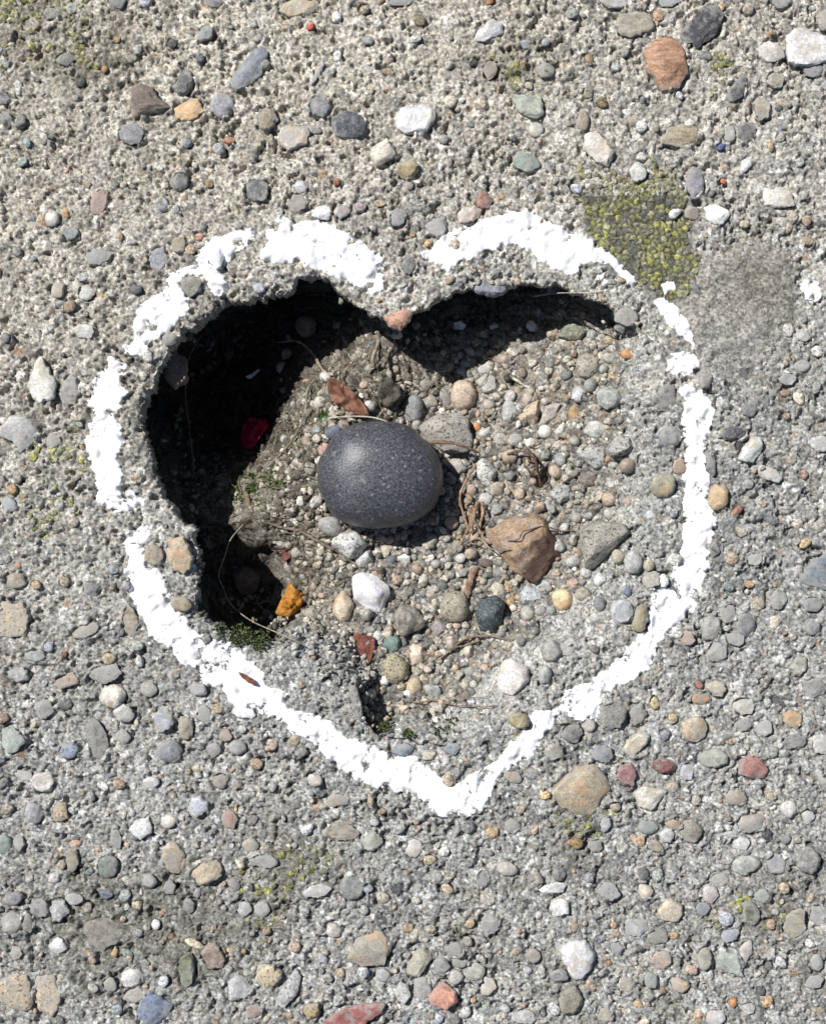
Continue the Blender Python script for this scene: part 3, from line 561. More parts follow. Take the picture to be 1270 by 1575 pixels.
for spec, c_, kd, kw in E:                      # paste broken away around the stones, and their beds
    if isinstance(spec[0], tuple):
        px = 0.5 * (min(p[0] for p in spec) + max(p[0] for p in spec)); py = 0.5 * (min(p[1] for p in spec) + max(p[1] for p in spec))
        rx = max(p[0] for p in spec) - px; ry = max(p[1] for p in spec) - py
    else: px, py, rx, ry = spec[:4]
    i0, i1 = np.searchsorted(ax, (px - 1.6 * rx, px + 1.6 * rx)); j0, j1 = np.searchsorted(ay, (py - 1.6 * ry, py + 1.6 * ry))
    w_ = (slice(j0, j1), slice(i0, i1))
    if INS[w_].any() and BASE[w_].min() < -15: continue
    d_ = np.hypot((GX[w_] - px) / rx, (GY[w_] - py) / ry)
    Z[w_] -= 6 * np.exp(-((d_ - 1.08) / 0.13) ** 2) * np.clip(0.35 + 1.1 * vnoise(GX[w_], GY[w_], 14, 71), 0, 1) + 4 * (d_ < 0.8)
    Z[w_] += 7 * np.exp(-((d_ - 0.96) / 0.17) ** 2) * np.clip(-0.25 - 1.5 * vnoise(GX[w_], GY[w_], 14, 71), 0, 1)      # paste lapping over their edges
Z[:, 0] = Z[:, -1] = 0; Z[0] = Z[-1] = 0

# the broken edge overhangs: under the rim the ground is hollowed outwards
UXD = np.zeros(GX.shape); UYD = np.zeros(GX.shape)
sdf = blur(np.where(ins, dist, -dist), 3, 2)
gyv, gxv = np.gradient(sdf, ay[iy0:iy1], ax[ix0:ix1]); gl = np.hypot(gxv, gyv) + 1e-6
steep = blur((wid < 22).astype(float), 9, 2)
left = np.clip((760 - hx) / 300, 0, 1)
push = (26 + 34 * left + 10 * fbm(hx, hy, 40, 70)) * steep
g_ = np.where(dist < 9, np.clip((dist - 3.0) / 6.0, 0, 1), np.clip(1 - (dist - 9) / 130, 0, 1)) * ins
UXD[sub] = -gxv / gl * push * g_; UYD[sub] = -gyv / gl * push * g_
GXW = GX + UXD; GYW = GY + UYD
def grid_part(name, mask_v, Zs, cols, mat):
    f = mask_v
    jj, ii = np.nonzero(f)
    a = jj * nx + ii
    quads = np.stack([a, a + nx, a + nx + 1, a + 1], 1)
    used = np.zeros(nx * ny, bool); used[quads.ravel()] = True
    remap = np.cumsum(used) - 1
    V = np.stack([(GXW.ravel()[used] - CX) * S, (CY - GYW.ravel()[used]) * S, Zs.ravel()[used] * S], 1)
    me = np_mesh(name, V, remap[quads], None if cols is None else cols.reshape(-1, 3)[used])
    me.materials.append(mat)
    return bpy.data.objects.new(name, me)
cell = np.zeros((ny, nx), bool); cell[:-1, :-1] = True
fillc = FILL & cell
pavement = link(grid_part("pavement", cell & ~fillc, Z, COL, M['ground']))
tag(pavement, "weathered grey concrete pavement with exposed pebbles and a broken hole", kind="structure")
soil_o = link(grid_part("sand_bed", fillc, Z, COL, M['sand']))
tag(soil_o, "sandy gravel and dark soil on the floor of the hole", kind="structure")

# paint: a skin that fills the pits and lets tall grains through, ragged at its edge
fine = 0.30 * fbm(GX, GY, 16, 50) + 0.22 * vnoise(GX, GY, 6, 51) + 0.12 * vnoise(GX, GY, 3.5, 53)
bare = np.clip((fbm(GX, GY, 22, 54) - 0.42) / 0.12, 0, 1)        # spots the brush missed
cover = np.clip((PM + 1.15 * fine + 0.055 * np.clip(hh, -6, 5) - 0.25) / 0.25, 0, 1) * (1 - 0.8 * bare) * np.clip((PM - 0.03) / 0.1, 0, 1)
sm = blur(Z, 1, 1); sm2 = blur(Z, 2, 2)
deep = np.clip((PM - 0.6) / 0.4, 0, 1)
ZP = (0.8 - 0.3 * deep) * Z + (0.2 + 0.3 * deep) * np.maximum(sm2, sm - 1) + 1.2 * deep * fbm(GX, GY, 12, 52) + np.where(cover > 0, -3.0 + 4.2 * cover + 1.2 * deep, -9)
ZP = np.where(deep > 0.5, blur(ZP, 1, 1), ZP)
pv = cover > 0.02
pc = pv[:-1, :-1] | pv[1:, :-1] | pv[:-1, 1:] | pv[1:, 1:]
pcell = np.zeros((ny, nx), bool); pcell[:-1, :-1] = pc
paint = link(grid_part("painted_heart", pcell, ZP, None, M['paint']), pavement)
tag(paint, "thick white painted heart outline around the broken hole")
# ------------------------------------------------------------------ stones
ICO = {}
for s_ in (2, 3, 4):
    bm = bmesh.new(); bmesh.ops.create_icosphere(bm, subdivisions=s_, radius=1.0)
    ICO[s_] = (np.array([v.co[:] for v in bm.verts]), np.array([[v.index for v in f.verts] for f in bm.faces])); bm.free()

def radial(poly, cx, cy, th):
    """distance from the centre to the outline for each angle"""
    r = np.zeros(th.shape); dx, dy = np.cos(th), np.sin(th)
    for i in range(len(poly)):
        x0, y0 = poly[i][0] - cx, poly[i][1] - cy; x1, y1 = poly[(i + 1) % len(poly)][0] - cx, poly[(i + 1) % len(poly)][1] - cy
        ex, ey = x1 - x0, y1 - y0
        den = dx * ey - dy * ex
        den = np.where(np.abs(den) < 1e-9, 1e-9, den)
        t = (x0 * ey - y0 * ex) / den; s = (x0 * dy - y0 * dx) / den
        ok = (t > 0) & (s >= -1e-6) & (s <= 1 + 1e-6)
        r = np.where(ok, np.maximum(r, t), r)
    return r
def rand_poly(rx, ry, ang, rs, angular):
    k = rs.integers(6, 9) if angular else 12
    th = (np.arange(k) + rs.uniform(-0.3, 0.3, k)) / k * 2 * math.pi
    rr = 1 + rs.uniform(-0.2, 0.12, k) * (1 if angular else 0.5)
    x = rx * rr * np.cos(th); y = ry * rr * np.sin(th)
    c, s = math.cos(math.radians(ang)), math.sin(math.radians(ang))
    return [(c * a + s * b, -s * a + c * b) for a, b in zip(x, y)]
def stone_mesh(poly, top, bot, rs, angular, sub, boxy=0.8, wob=0.05, cuts=None, flat=False):
    """closed stone whose plan is the outline; local coordinates, metres"""
    U, F = ICO[sub]; U = U.copy()
    cx = sum(p[0] for p in poly) / len(poly); cy = sum(p[1] for p in poly) / len(poly)
    ncut = cuts if cuts is not None else (rs.integers(3, 6) if angular else rs.integers(0, 2))
    for _ in range(ncut):
        nz = rs.uniform(0.35, 0.95) if flat is False else rs.uniform(0.75, 1.0); a = rs.uniform(0, 2 * math.pi); h = math.sqrt(1 - nz * nz)
        nv = np.array((h * math.cos(a), h * math.sin(a), nz)); d = rs.uniform(0.62, 0.86)
        U -= nv * np.maximum(0, U @ nv - d)[:, None]
    th = np.arctan2(-U[:, 1], U[:, 0]); c = np.hypot(U[:, 0], U[:, 1])
    rough_ = 0.13 if flat else 0.05; rs_off = rs.uniform(0, 40)
    tt = np.linspace(-math.pi, math.pi, 181)
    R = radial(poly, cx, cy, tt)
    k = 2 if angular else 5
    ker = np.ones(2 * k + 1) / (2 * k + 1)
    Rp = np.concatenate([R[-1 - k:-1], R, R[1:1 + k]]); R = np.convolve(Rp, ker, 'valid')
    R = R * (1 + rough_ * np.array([mnoise.noise(Vector((3.2 * math.cos(a), 3.2 * math.sin(a), rs_off))) + 0.5 * mnoise.noise(Vector((8 * math.cos(a), 8 * math.sin(a), rs_off))) for a in tt]))
    r = np.interp(th, tt, R)
    off = rs.uniform(0, 50)
    w = np.array([mnoise.noise(Vector((u[0] * 1.7 + off, u[1] * 1.7, u[2] * 1.7))) + 0.5 * mnoise.noise(Vector((u[0] * 4.1, u[1] * 4.1 + off, u[2] * 4.1))) for u in U])
    f = np.clip(c, 0, 1) ** boxy * (1 + wob * 0.6 * w)
    x = np.cos(th) * r * f; y = np.sin(th) * r * f
    z = np.where(U[:, 2] > 0, U[:, 2] * top, U[:, 2] * bot) * (1 + wob * 1.6 * w)
    V = np.stack([x * S, -y * S, z * S], 1)
    me = np_mesh("stone", V, F)
    if angular: me.set_sharp_from_angle(angle=math.radians(32))
    return me, cx, cy
used_spots = []
def stone(name, spec, color, kind='p', top=None, bot=None, angular=None, parent=None, loose=False, sink=0.25, label=None, cat=None, group=None, seed=None, sub=None, boxy=0.8, wob=None, tilt=None, cuts=None, lift=0.0):
    if wob is None: wob = 0.06 if loose else 0.11
    sd_ = seed if seed is not None else int(abs(spec[0][0] * 131 + spec[0][1] * 17) if isinstance(spec[0], tuple) else abs(spec[0] * 131 + spec[1] * 17))
    rs = np.random.default_rng(sd_ % 100003)
    if isinstance(spec[0], tuple):
        poly = list(spec); px = sum(p[0] for p in poly) / len(poly); py = sum(p[1] for p in poly) / len(poly)
        rx = max(abs(p[0] - px) for p in poly); ry = max(abs(p[1] - py) for p in poly)
        if angular is None: angular = True
    else:
        px, py, rx, ry = spec[:4]; ang = spec[4] if len(spec) > 4 else rs.uniform(-12, 12)
        if angular is None: angular = rs.random() < (0.45 if loose else 0.72)
        poly = [(px + a, py + b_) for a, b_ in rand_poly(rx, ry, ang, rs, angular)]
    rm = min(rx, ry); rmean = 0.5 * (rx + ry)
    if loose:
        tp = top if top is not None else rm * 0.72; bt = bot if bot is not None else tp * 0.85
        wx, wy, wz = at(px, py, bt * (1 - 2 * sink) + lift)
        k = (HC - wz) / HC
        poly = [(wx + (p[0] - px) * k, wy + (p[1] - py) * k) for p in poly]
    else:
        tp = 0.85 * top if top is not None else min(rm * rs.uniform(0.2, 0.5), 10); bt = bot if bot is not None else rm * 0.6
        wx, wy, wz = at(px, py, 0.8)
        k = (HC - wz) / HC
        poly = [(wx + (p[0] - px) * k, wy + (p[1] - py) * k) for p in poly]
    if angular and boxy == 0.8: boxy = rs.uniform(0.5, 0.8) if loose else rs.uniform(0.36, 0.6)
    sb = sub or (4 if rmean > 15 else 3)
    me, cx, cy = stone_mesh(poly, tp, bt, rs, angular, sb, boxy, wob, cuts, not loose)
    me.name = name
    me.materials.append(M[kind if (loose or kind + '_set' not in M) else kind + '_set'])
    o = bpy.data.objects.new(name, me)
    o.location = P(cx, cy, wz)
    if not loose and tilt is None: tilt = (rs.uniform(-9, 9), rs.uniform(-9, 9), 0)
    if tilt: o.rotation_euler = [math.radians(a) for a in tilt]
    if not loose:
        g_ = 0.3 * color[0] + 0.59 * color[1] + 0.11 * color[2]; color = [g_ + (c_ - g_) * 0.82 for c_ in color]
    o.color = (*color, 1)
    link(o, parent)
    tag(o, label, cat, group)
    used_spots.append((px, py, rmean))
    return o

def area(sp):
    if isinstance(sp[0], tuple): return (max(p[0] for p in sp) - min(p[0] for p in sp)) * (max(p[1] for p in sp) - min(p[1] for p in sp))
    return 4 * sp[2] * sp[3]
E.sort(key=lambda q_: -area(q_[0]))
small_set = [q_ for q_ in E[296:]]
for spec, c_, kd, kw in E[:296]:
    stone("embedded_stone", spec, c_, kd, parent=pavement, **kw)

# smaller pebbles of the aggregate, too many to pick apart
def scatter_mesh(name, items, mat, sub=2, parent=None, plate=False):
    U, F = ICO[sub]
    n_ = len(items); k = len(U)
    pos = np.array([i[0] for i in items]); rad = np.array([i[1] for i in items]); cl = np.array([i[2] for i in items])
    a = rng.uniform(0, 2 * math.pi, n_); ca, sa = np.cos(a)[:, None], np.sin(a)[:, None]
    W = U[None] * (1 + 0.10 * rng.normal(size=(n_, k, 1)))
    for _ in range(5):
        nv = rng.normal(size=(n_, 3)); nv[:, 2] = np.abs(nv[:, 2]) * (0.25 if plate else 1) + (0.0 if plate else 0.2); nv /= np.linalg.norm(nv, axis=1)[:, None]
        d = rng.uniform(0.5, 0.85, (n_, 1)); W = W - nv[:, None, :] * np.maximum(0, np.einsum('nkc,nc->nk', W, nv) - d)[..., None]
    if plate:
        cc = np.hypot(W[..., 0], W[..., 1])[..., None]; W[..., :2] *= (np.clip(cc, 0.05, 1) ** 0.55 / np.clip(cc, 0.05, 9)); W[..., 2] = np.clip(W[..., 2] * 1.6, -1, 1)
    W = W * rad[:, None, :]
    V = np.empty_like(W); V[..., 0] = ca * W[..., 0] - sa * W[..., 1]; V[..., 1] = sa * W[..., 0] + ca * W[..., 1]; V[..., 2] = W[..., 2]
    V = (V + pos[:, None, :]).reshape(-1, 3)
    V = np.stack([(V[:, 0] - CX) * S, (CY - V[:, 1]) * S, V[:, 2] * S], 1)
    FF = (F[None] + (np.arange(n_) * k)[:, None, None]).reshape(-1, 3)
    me = np_mesh(name, V, FF, np.repeat(cl, k, 0)); me.materials.append(mat)
    o = bpy.data.objects.new(name, me)
    return link(o, parent)
items = []
for spec, c_, kd, kw in small_set:
    x, y, rx, ry = spec[:4]; wx, wy, wz = at(x, y)
    used_spots.append((x, y, 0.5 * (rx + ry)))
    items.append(((wx, wy, wz + 0.5), (rx, ry, min(rx, ry) * 0.45), np.array(c_) * 0.8 + 0.2 * sum(c_) / 3))
occ = np.array(used_spots)
pal_e = np.array([(.40,.40,.39),(.30,.30,.29),(.22,.22,.22),(.46,.41,.33),(.36,.30,.22),(.55,.54,.51),(.40,.28,.20),(.28,.31,.30),(.14,.14,.15),(.33,.30,.26),(.34,.35,.38),(.46,.32,.18)])
PTL = PT + LM
def free(x, y, r): return ((occ[:, 0] - x) ** 2 + (occ[:, 1] - y) ** 2 > (occ[:, 2] * 0.9 + r) ** 2).all()
tries = 0
while len(items) < 2250 and tries < 16000:
    tries += 1
    x = random.uniform(-250, 1520); y = random.uniform(-250, 1825)
    if random.random() > 0.35 + 0.6 * min(max((y - 300) / 900, 0), 1): continue
    r = 4.5 + 9 * random.random() ** 2.4
    if float(bil(PM, np.array([x]), np.array([y]))[0]) > 0.2 or float(bil(INSF, np.array([x]), np.array([y]))[0]) > 0: continue
    if float(bil(PTL, np.array([x]), np.array([y]))[0]) > 0.3 or not free(x, y, r): continue
    z = float(bil(BASE, np.array([x]), np.array([y]))[0])
    items.append(((x, y, z + random.uniform(-3.6, 0.0)), (r, r * random.uniform(0.55, 1), random.uniform(2.0, 2.5 + 0.3 * r)), (lambda c_, k_: c_ * (1 - k_) + np.array((.33, .322, .30)) * k_)(pal_e[rng.integers(len(pal_e))], random.uniform(0, 0.6)) * random.uniform(0.7, 1.3)))
tag(scatter_mesh("aggregate", items, M['ground'], 2, pavement, plate=True), kind="stuff")
# ------------------------------------------------------------------ loose stones lying in the hole
def L(label, spec, c, kind='p', **kw):
    cat = kw.pop('cat', 'stone'); nm = kw.pop('name', 'loose_stone')
    return stone(nm, spec, tuple(v / 100 for v in c), kind, loose=True, label=label, cat=cat, group="loose stones in the hole", **kw)
# the big dark pebble
pb = stone("black_pebble", ((489,722),(497,690),(520,661),(555,648),(595,646),(635,658),(662,680),(678,712),(681,745),(671,778),(646,800),(602,813),(560,812),(520,800),(498,775),(490,748)),
      (0.05, 0.05, 0.06), 'black', loose=True, top=66, bot=58, sink=0.10, angular=False, sub=4, boxy=0.72, wob=0.03, cuts=0,
      label="large smooth speckled black pebble in the middle of the hole", cat="pebble")
sub_ = pb.modifiers.new("round", 'SUBSURF'); sub_.levels = 1; sub_.render_levels = 1
L("big smooth grey stone touching the upper right of the black pebble", ((642,657),(671,637),(708,634),(721,647),(728,685),(718,697),(687,697),(657,680)), (37,35,31), 's', top=24)
L("round pinkish cream pebble above the big smooth grey stone", (713,608,22,25), (52,42,33), angular=False, top=22)
L("dark grey oval pebble standing left of a squarish grey pebble above the black pebble", (635,629,17,23), (24,24,24), 'd', angular=False)
L("squarish grey-tan pebble between two darker pebbles above the big grey stone", (659,620,14,16), (36,33,28), angular=True)
L("narrow grey pebble squeezed against the left side of the pinkish cream pebble", (684,612,10,17), (30,29,27))
L("small pale pebble above the squarish grey-tan pebble", (650,593,13,10), (46,43,36))
L("angular light grey stone right of the pinkish cream pebble", (753,590,20,16), (41,40,36), angular=True)
L("flat pale grey pebble at the edge of the shade, above the angular light grey stone", (747,568,14,9,10), (45,44,41))
L("small bright orange pebble beside the big smooth grey stone", (733,656,7,8), (56,20,6), 'o', angular=False)
L("pale triangular pebble right of the small bright orange pebble", (747,664,15,11,20), (54,54,51), 'q', angular=True)
L("tall pale grey pebble left of the tan speckled pebble", (782,632,14,18), (45,45,43))
L("tan speckled pebble with an angular outline, upper right of the black pebble", ((796,641),(809,624),(830,613),(836,627),(823,654),(803,651)), (50,41,30), 's', top=15)
L("small pinkish grey pebble just above the tan speckled pebble", (811,613,9,11), (42,36,31))
L("small greyish pebble under the pale triangular pebble", (770,676,12,10), (42,41,36))
L("round grey pebble below the tall pale grey pebble", (792,676,13,11), (35,35,32), angular=False)
L("white chip lying below the tan speckled pebble", (816,681,9,9), (76,76,74), 'q', angular=True)
L("cream white pebble right of the white chip", (838,664,12,11), (62,60,54), 'q')
L("long pinkish grey stone leaning right of the tan speckled pebble", (845,636,12,22,-35), (44,39,35), angular=True)
L("grey stone half in the shadow of the black pebble", (702,717,19,16), (34,33,29))
L("white angular stone beside the dry stalks, right of the black pebble", ((729,715),(742,703),(755,710),(765,729),(752,750),(735,736)), (56,55,52), 's', top=19)
L("tan grey stone tucked under the white angular stone", (765,753,14,14), (40,36,29), angular=True)
L("small bluish white stone by the top of the dry stalks", (747,767,12,11), (46,47,49), 'q')
L("small grey pebble above the rusty brown rock", (763,784,12,9), (37,38,36))
L("small dark brown pebble below the left end of the rusty rock", (747,866,12,7), (15,12,11), angular=False)
L("pale round pebble between the rusty rock and the dark blue-black pebble", (765,905,11,10), (48,45,36), angular=False)
L("heart-like bluish grey flat stone below the rusty rock", ((799,912),(809,899),(822,904),(836,895),(835,922),(820,937),(803,929)), (40,42,43), 's', top=11)
L("dark blue-black pebble with a sharp shadow, below the rusty rock", ((730,946),(740,922),(762,914),(776,926),(772,959),(759,978),(738,970)), (8,10,11), 'd', top=28, angular=True)
L("round yellowish cream pebble below the grey wedge-shaped stone", (865,922,17,18), (62,51,31), 'o', angular=False, top=13)
L("small pinkish pebble above the round yellowish cream pebble", (881,898,11,9), (44,32,26), angular=False)
L("oval grey-tan pebble right of the round yellowish cream pebble", (896,914,13,12), (38,34,28))
L("round tan-grey pebble at the lower right of the grey wedge-shaped stone", (950,856,11,12), (42,38,30), angular=False)
L("pale grey stone beside the round tan-grey pebble near the right slope", (974,865,15,18), (42,42,40))
L("small tan pebble on the right slope beside the pale grey stone", (997,870,9,10), (44,39,30))
L("small white chalky stone under the grey wedge-shaped stone", (921,892,11,11), (64,64,63), 'q', angular=True)
L("small dark grey pebble below the white chalky stone", (921,929,10,13), (26,26,26))
L("tiny dark blue pebble next to the white and blue stone", (965,910,6,8), (15,18,24))
L("white speckled blocky stone directly below the black pebble", ((503,836),(522,819),(549,817),(566,836),(555,854),(538,860)), (56,56,53), 's', top=20)
L("grey stone touching the lower left of the black pebble", (508,810,20,16,-20), (31,31,29))
L("pale grey wedge between the white speckled stone and the big white quartz", (562,861,17,14,30), (50,50,48), angular=True)
L("big bright white quartz pebble below the black pebble", ((540,885),(555,880),(576,883),(598,900),(601,914),(586,942),(566,941),(544,920)), (78,77,80), 'q', top=19, name='white_quartz')
L("cream and brown pear-shaped pebble left of the white quartz", ((511,942),(516,919),(528,904),(545,929),(538,956),(525,959)), (56,47,35), 'o', top=16, angular=False)
L("cream pebble in the shade under the black pebble", (596,846,15,9), (44,38,29))
L("small dark pebble below the shade of the black pebble", (601,862,10,9), (16,17,18))
L("grey rough clod-like stone between the white quartz and a rounded grey stone", (627,954,26,27), (32,30,26), 'r', wob=0.16, top=24)
L("rounded grey-tan stone left of the dark blue-black pebble", (699,934,24,26), (35,32,25), 's', angular=False, top=20)
L("grey mauve stone touching the underside of the rounded grey-tan stone", (677,966,16,14), (30,28,27), angular=True)
L("small dark green pebble next to the red bark chip", (603,990,15,15), (17,24,21), angular=True)
L("pinkish white pebble right of the dark green pebble", (642,1007,17,19), (60,50,41), 'q', angular=True)
L("round olive tan pebble with pits below the dark green pebble", (608,1029,20,24), (36,32,22), 's', angular=False)
L("small round tan pebble at the lower right of the round olive tan pebble", (637,1056,13,15), (46,38,27), angular=False)
L("flat grey pebble beside the small round tan pebble", (665,1063,16,11,-15), (38,38,36))
L("small white pebble on the left of the round olive tan pebble", (591,1047,9,9), (58,58,55), 'q')
L("small pale grey pebble between the red bark chip and the dark green pebble", (581,978,8,10), (50,50,46))
L("tiny orange pebble beside the red bark chip", (583,1000,5,5), (50,18,6), 'o')
L("large white quartz with a brown right side, near the lower right of the heart", ((764,1051),(769,1020),(786,1010),(813,1027),(814,1047),(789,1071),(767,1064)), (68,65,61), 'q', top=22)
L("flat grey stone on the lower right slope beside the paint", (848,1002,18,18), (33,32,30))
L("small grey stone below the flat grey stone on the lower right slope", (838,1038,13,16), (38,38,36))
L("grey stone with a pale spot at the left edge of the roots", (478,946,17,15), (36,33,28), 'r')
L("rough light grey stone near the top right of the hole floor", (904,563,20,22), (36,34,28), 's', top=16)
L("greenish lichen-coated stone under the top right rim", (879,510,22,16), (28,29,22), 'r')
L("light grey stone above a brown upright pebble, upper right of the hole", (889,607,12,14), (46,46,47))
L("blocky grey stone near the right slope, upper part of the hole", (933,610,22,19), (38,39,36), angular=True, top=18)
L("brown upright pebble left of the two-lobed pale stone", (884,636,12,17), (36,26,14), angular=True)
L("pale two-lobed stone right of the brown upright pebble", (916,661,19,14), (47,47,44))
L("smooth grey stone with a pointed right end, on the right of the hole", ((930,691),(952,666),(966,672),(981,688),(975,698),(938,704)), (35,34,32), 's', top=18)
L("grey angular stone touching the pointed smooth grey stone", ((889,701),(908,681),(930,685),(936,718),(914,723)), (38,37,35), 's', top=16)
L("round brownish grey stone below the grey angular stone", (904,740,17,15), (29,26,22), 'r')
L("pale grey cracked stone above the rusty rock, to its right", (862,759,15,18), (41,41,40), 's')
L("orange tan pebble near the upper right slope", (965,544,12,8), (52,27,13), 'o')
L("grey pebble left of the orange tan pebble", (937,551,12,9), (37,36,32))
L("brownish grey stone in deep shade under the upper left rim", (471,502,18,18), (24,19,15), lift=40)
L("small grey stone poking from shade beside a pale root", (560,549,9,13), (35,35,34))
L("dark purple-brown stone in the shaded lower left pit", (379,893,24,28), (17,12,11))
L("small pinkish pebble left of the black pebble", (499,692,10,13), (42,28,23))
L("small dark blue stone touching the top left of the black pebble", (512,664,15,11,30), (14,16,20))
L("small white grain-like stone left of the black pebble", (488,706,6,9), (64,64,62), 'q')
L("pale mauve pebble above the orange leaf", (445,871,9,8), (38,32,31), angular=False)
L("tiny white round stone beside the thin grey twig", (450,798,6,5), (72,71,68), 'q')
L("greyish pebble left of the white speckled blocky stone", (487,662,8,8), (40,42,44))
L("dark crumbly clump of soil and roots above the black pebble", (596,604,21,24), (11,10,8), 'r', wob=0.4, cat='soil', name='soil_clump', top=17)
def hull_rock(name, label, low, high, color, kind, base, rough, seed):
    """broken rock: faces of the hull of measured corners, roughened"""
    cx_ = sum(p[0] for p in low) / len(low); cy_ = sum(p[1] for p in low) / len(low)
    wx, wy, wz = at(cx_, cy_, base); k = (HC - wz) / HC
    bm = bmesh.new()
    for x, y, z in [(p[0], p[1], 0) for p in low] + list(high): bm.verts.new(((x - cx_) * k * S, -(y - cy_) * k * S, z * S))
    for p in low: bm.verts.new(((p[0] - cx_) * k * S * 0.8, -(p[1] - cy_) * k * S * 0.8, -16 * S))
    res = bmesh.ops.convex_hull(bm, input=bm.verts)
    bmesh.ops.delete(bm, geom=[g for g in res["geom_interior"] if isinstance(g, bmesh.types.BMVert)], context='VERTS')
    bmesh.ops.dissolve_limit(bm, angle_limit=math.radians(9), verts=bm.verts, edges=bm.edges)
    bmesh.ops.bevel(bm, geom=bm.edges[:], offset=1.6 * S, segments=2, affect='EDGES', profile=0.6, clamp_overlap=True)
    bmesh.ops.triangulate(bm, faces=bm.faces)
    for _ in range(3):
        long_ = [e_ for e_ in bm.edges if e_.calc_length() > 5 * S]
        if not long_: break
        bmesh.ops.subdivide_edges(bm, edges=long_, cuts=1); bmesh.ops.triangulate(bm, faces=bm.faces)
    bm.normal_update()
    for v in bm.verts:
        q_ = v.co / S
        v.co += v.normal * S * rough * (mnoise.noise(q_ / 17 + Vector((seed, 0, 0))) + 0.6 * mnoise.noise(q_ / 6 + Vector((0, seed, 0))))
    me = bpy.data.meshes.new(name); bm.to_mesh(me); bm.free()
    me.polygons.foreach_set("use_smooth", np.ones(len(me.polygons), bool)); me.set_sharp_from_angle(angle=math.radians(38))
    me.materials.append(M[kind]); o = bpy.data.objects.new(name, me); o.location = P(wx, wy, wz); o.color = (*color, 1)
    link(o); tag(o, label, "rock" if 'rust' in kind else "stone", "loose stones in the hole")
    used_spots.append((cx_, cy_, 42)); return o
hull_rock("rusty_rock", "rusty brown and ochre rock, the largest angular rock in the hole",
    [(747,817),(776,800),(820,788),(840,797),(845,824),(863,855),(823,898),(809,892),(789,878),(759,844)],
    [(760,817,12),(782,804,15),(820,793,18),(834,803,18),(832,826,24),(806,838,27),(794,862,20),(770,838,17),(800,874,14),(850,852,9)], (.41,.29,.19), 'rust', 14, 2.4, 4.0)
hull_rock("loose_stone", "big grey wedge-shaped stone with a flat top, right of the rusty rock",
    [(891,810),(921,800),(962,805),(972,821),(950,843),(927,857),(911,876),(898,874),(892,838)],
    [(897,813,22),(922,804,27),(957,808,28),(962,818,27),(938,829,27),(914,840,26),(907,856,20),(899,864,16)], (.35,.335,.29), 's', 14, 1.2, 9.0)
# the reddish stone at the cusp and the blue grey one under the rim sit in the broken wall of the slab
def wall_stone(spec, c, kind, z, top):
    o = stone("embedded_stone", spec, tuple(v / 100 for v in c), kind, parent=pavement, top=top, bot=top)
    o.location.z = z * S
    return o
wall_stone(((590,488),(606,477),(635,475),(631,495),(616,508),(599,503)), (50,27,18), 'p', -8, 16)
wall_stone((757,440,27,17,5), (22,24,28), 'd', -14, 16)
wall_stone((295,585,22,34,25), (24,17,12), 'p', -60, 20)

# small gravel that can still be picked apart
protos = []
for i in range(14):
    rs = np.random.default_rng(500 + i)
    me, _, _ = stone_mesh(rand_poly(10, rs.uniform(6.5, 9.5), 0, rs, i % 2 == 0), 6.5, 6.5, rs, i % 2 == 0, 3)
    protos.append(me)
kinds = ['p', 'p', 's', 'q', 'd', 'p']
gm = {}
occ = np.array(used_spots)
cnt = 0; tries = 0
pal_g = [(.42,.39,.33),(.36,.35,.31),(.48,.45,.39),(.28,.275,.26),(.45,.36,.27),(.58,.565,.53),(.37,.31,.25),(.33,.33,.315),(.20,.20,.20),(.43,.33,.26),(.30,.31,.295)]
while cnt < 290 and tries < 9000:
    tries += 1
    x = random.uniform(430, 1000); y = random.uniform(500, 1110)
    wx, wy, wz = at(x, y)
    if float(bil(FILLF, np.array([wx]), np.array([wy]))[0]) < 0.9: continue
    r = 6.5 + 7.5 * random.random() ** 1.7
    if x < 560 and random.random() < 0.5: continue
    if not ((occ[:, 0] - x) ** 2 + (occ[:, 1] - y) ** 2 > (occ[:, 2] * 0.8 + r * 0.72) ** 2).all(): continue
    kd = kinds[rng.integers(len(kinds))]; pi_ = int(rng.integers(len(protos)))
    if (kd, pi_) not in gm:
        mm = protos[pi_].copy(); mm.materials.append(M[kd]); mm.name = "small_pebble"; gm[(kd, pi_)] = mm
    o = bpy.data.objects.new("small_pebble", gm[(kd, pi_)])
    s = r / 10
    o.location = P(wx, wy, wz + r * random.uniform(0.35, 0.9)); o.scale = (s, s, s * random.uniform(0.8, 1.1))
    o.rotation_euler = (random.uniform(-.5, .5), random.uniform(-.5, .5), random.uniform(0, 6.28))
    c_ = pal_g[rng.integers(len(pal_g))]; f_ = random.uniform(0.8, 1.2)
    o.color = (c_[0] * f_, c_[1] * f_, c_[2] * f_, 1)
    link(o); tag(o, "one of many small pebbles in the loose gravel on the hole's floor", "pebble", "small pebbles in the hole's gravel")
    occ = np.vstack([occ, (x, y, r)]); cnt += 1
items = []
for _ in range(12000):
    if len(items) > 3000: break
    x = random.uniform(225, 1020); y = random.uniform(440, 1125)
    i, j = np.array([x]), np.array([y])
    if float(bil(FILLF, i, j)[0]) < 0.95: continue
    r = 3.8 + 4.8 * random.random() ** 2
    sl = float(bil(SOIL, i, j)[0])
    pc_ = pal_s[rng.integers(len(pal_s))] * 1.2 if random.random() < sl else pal_f[rng.choice(len(pal_f), p=pw_f)]
    items.append(((x, y, float(bil(BASE, i, j)[0]) + r * random.uniform(0.2, 1.0)), (r, r * random.uniform(0.6, 1), r * random.uniform(0.55, 0.85)), pc_ * random.uniform(0.8, 1.15)))
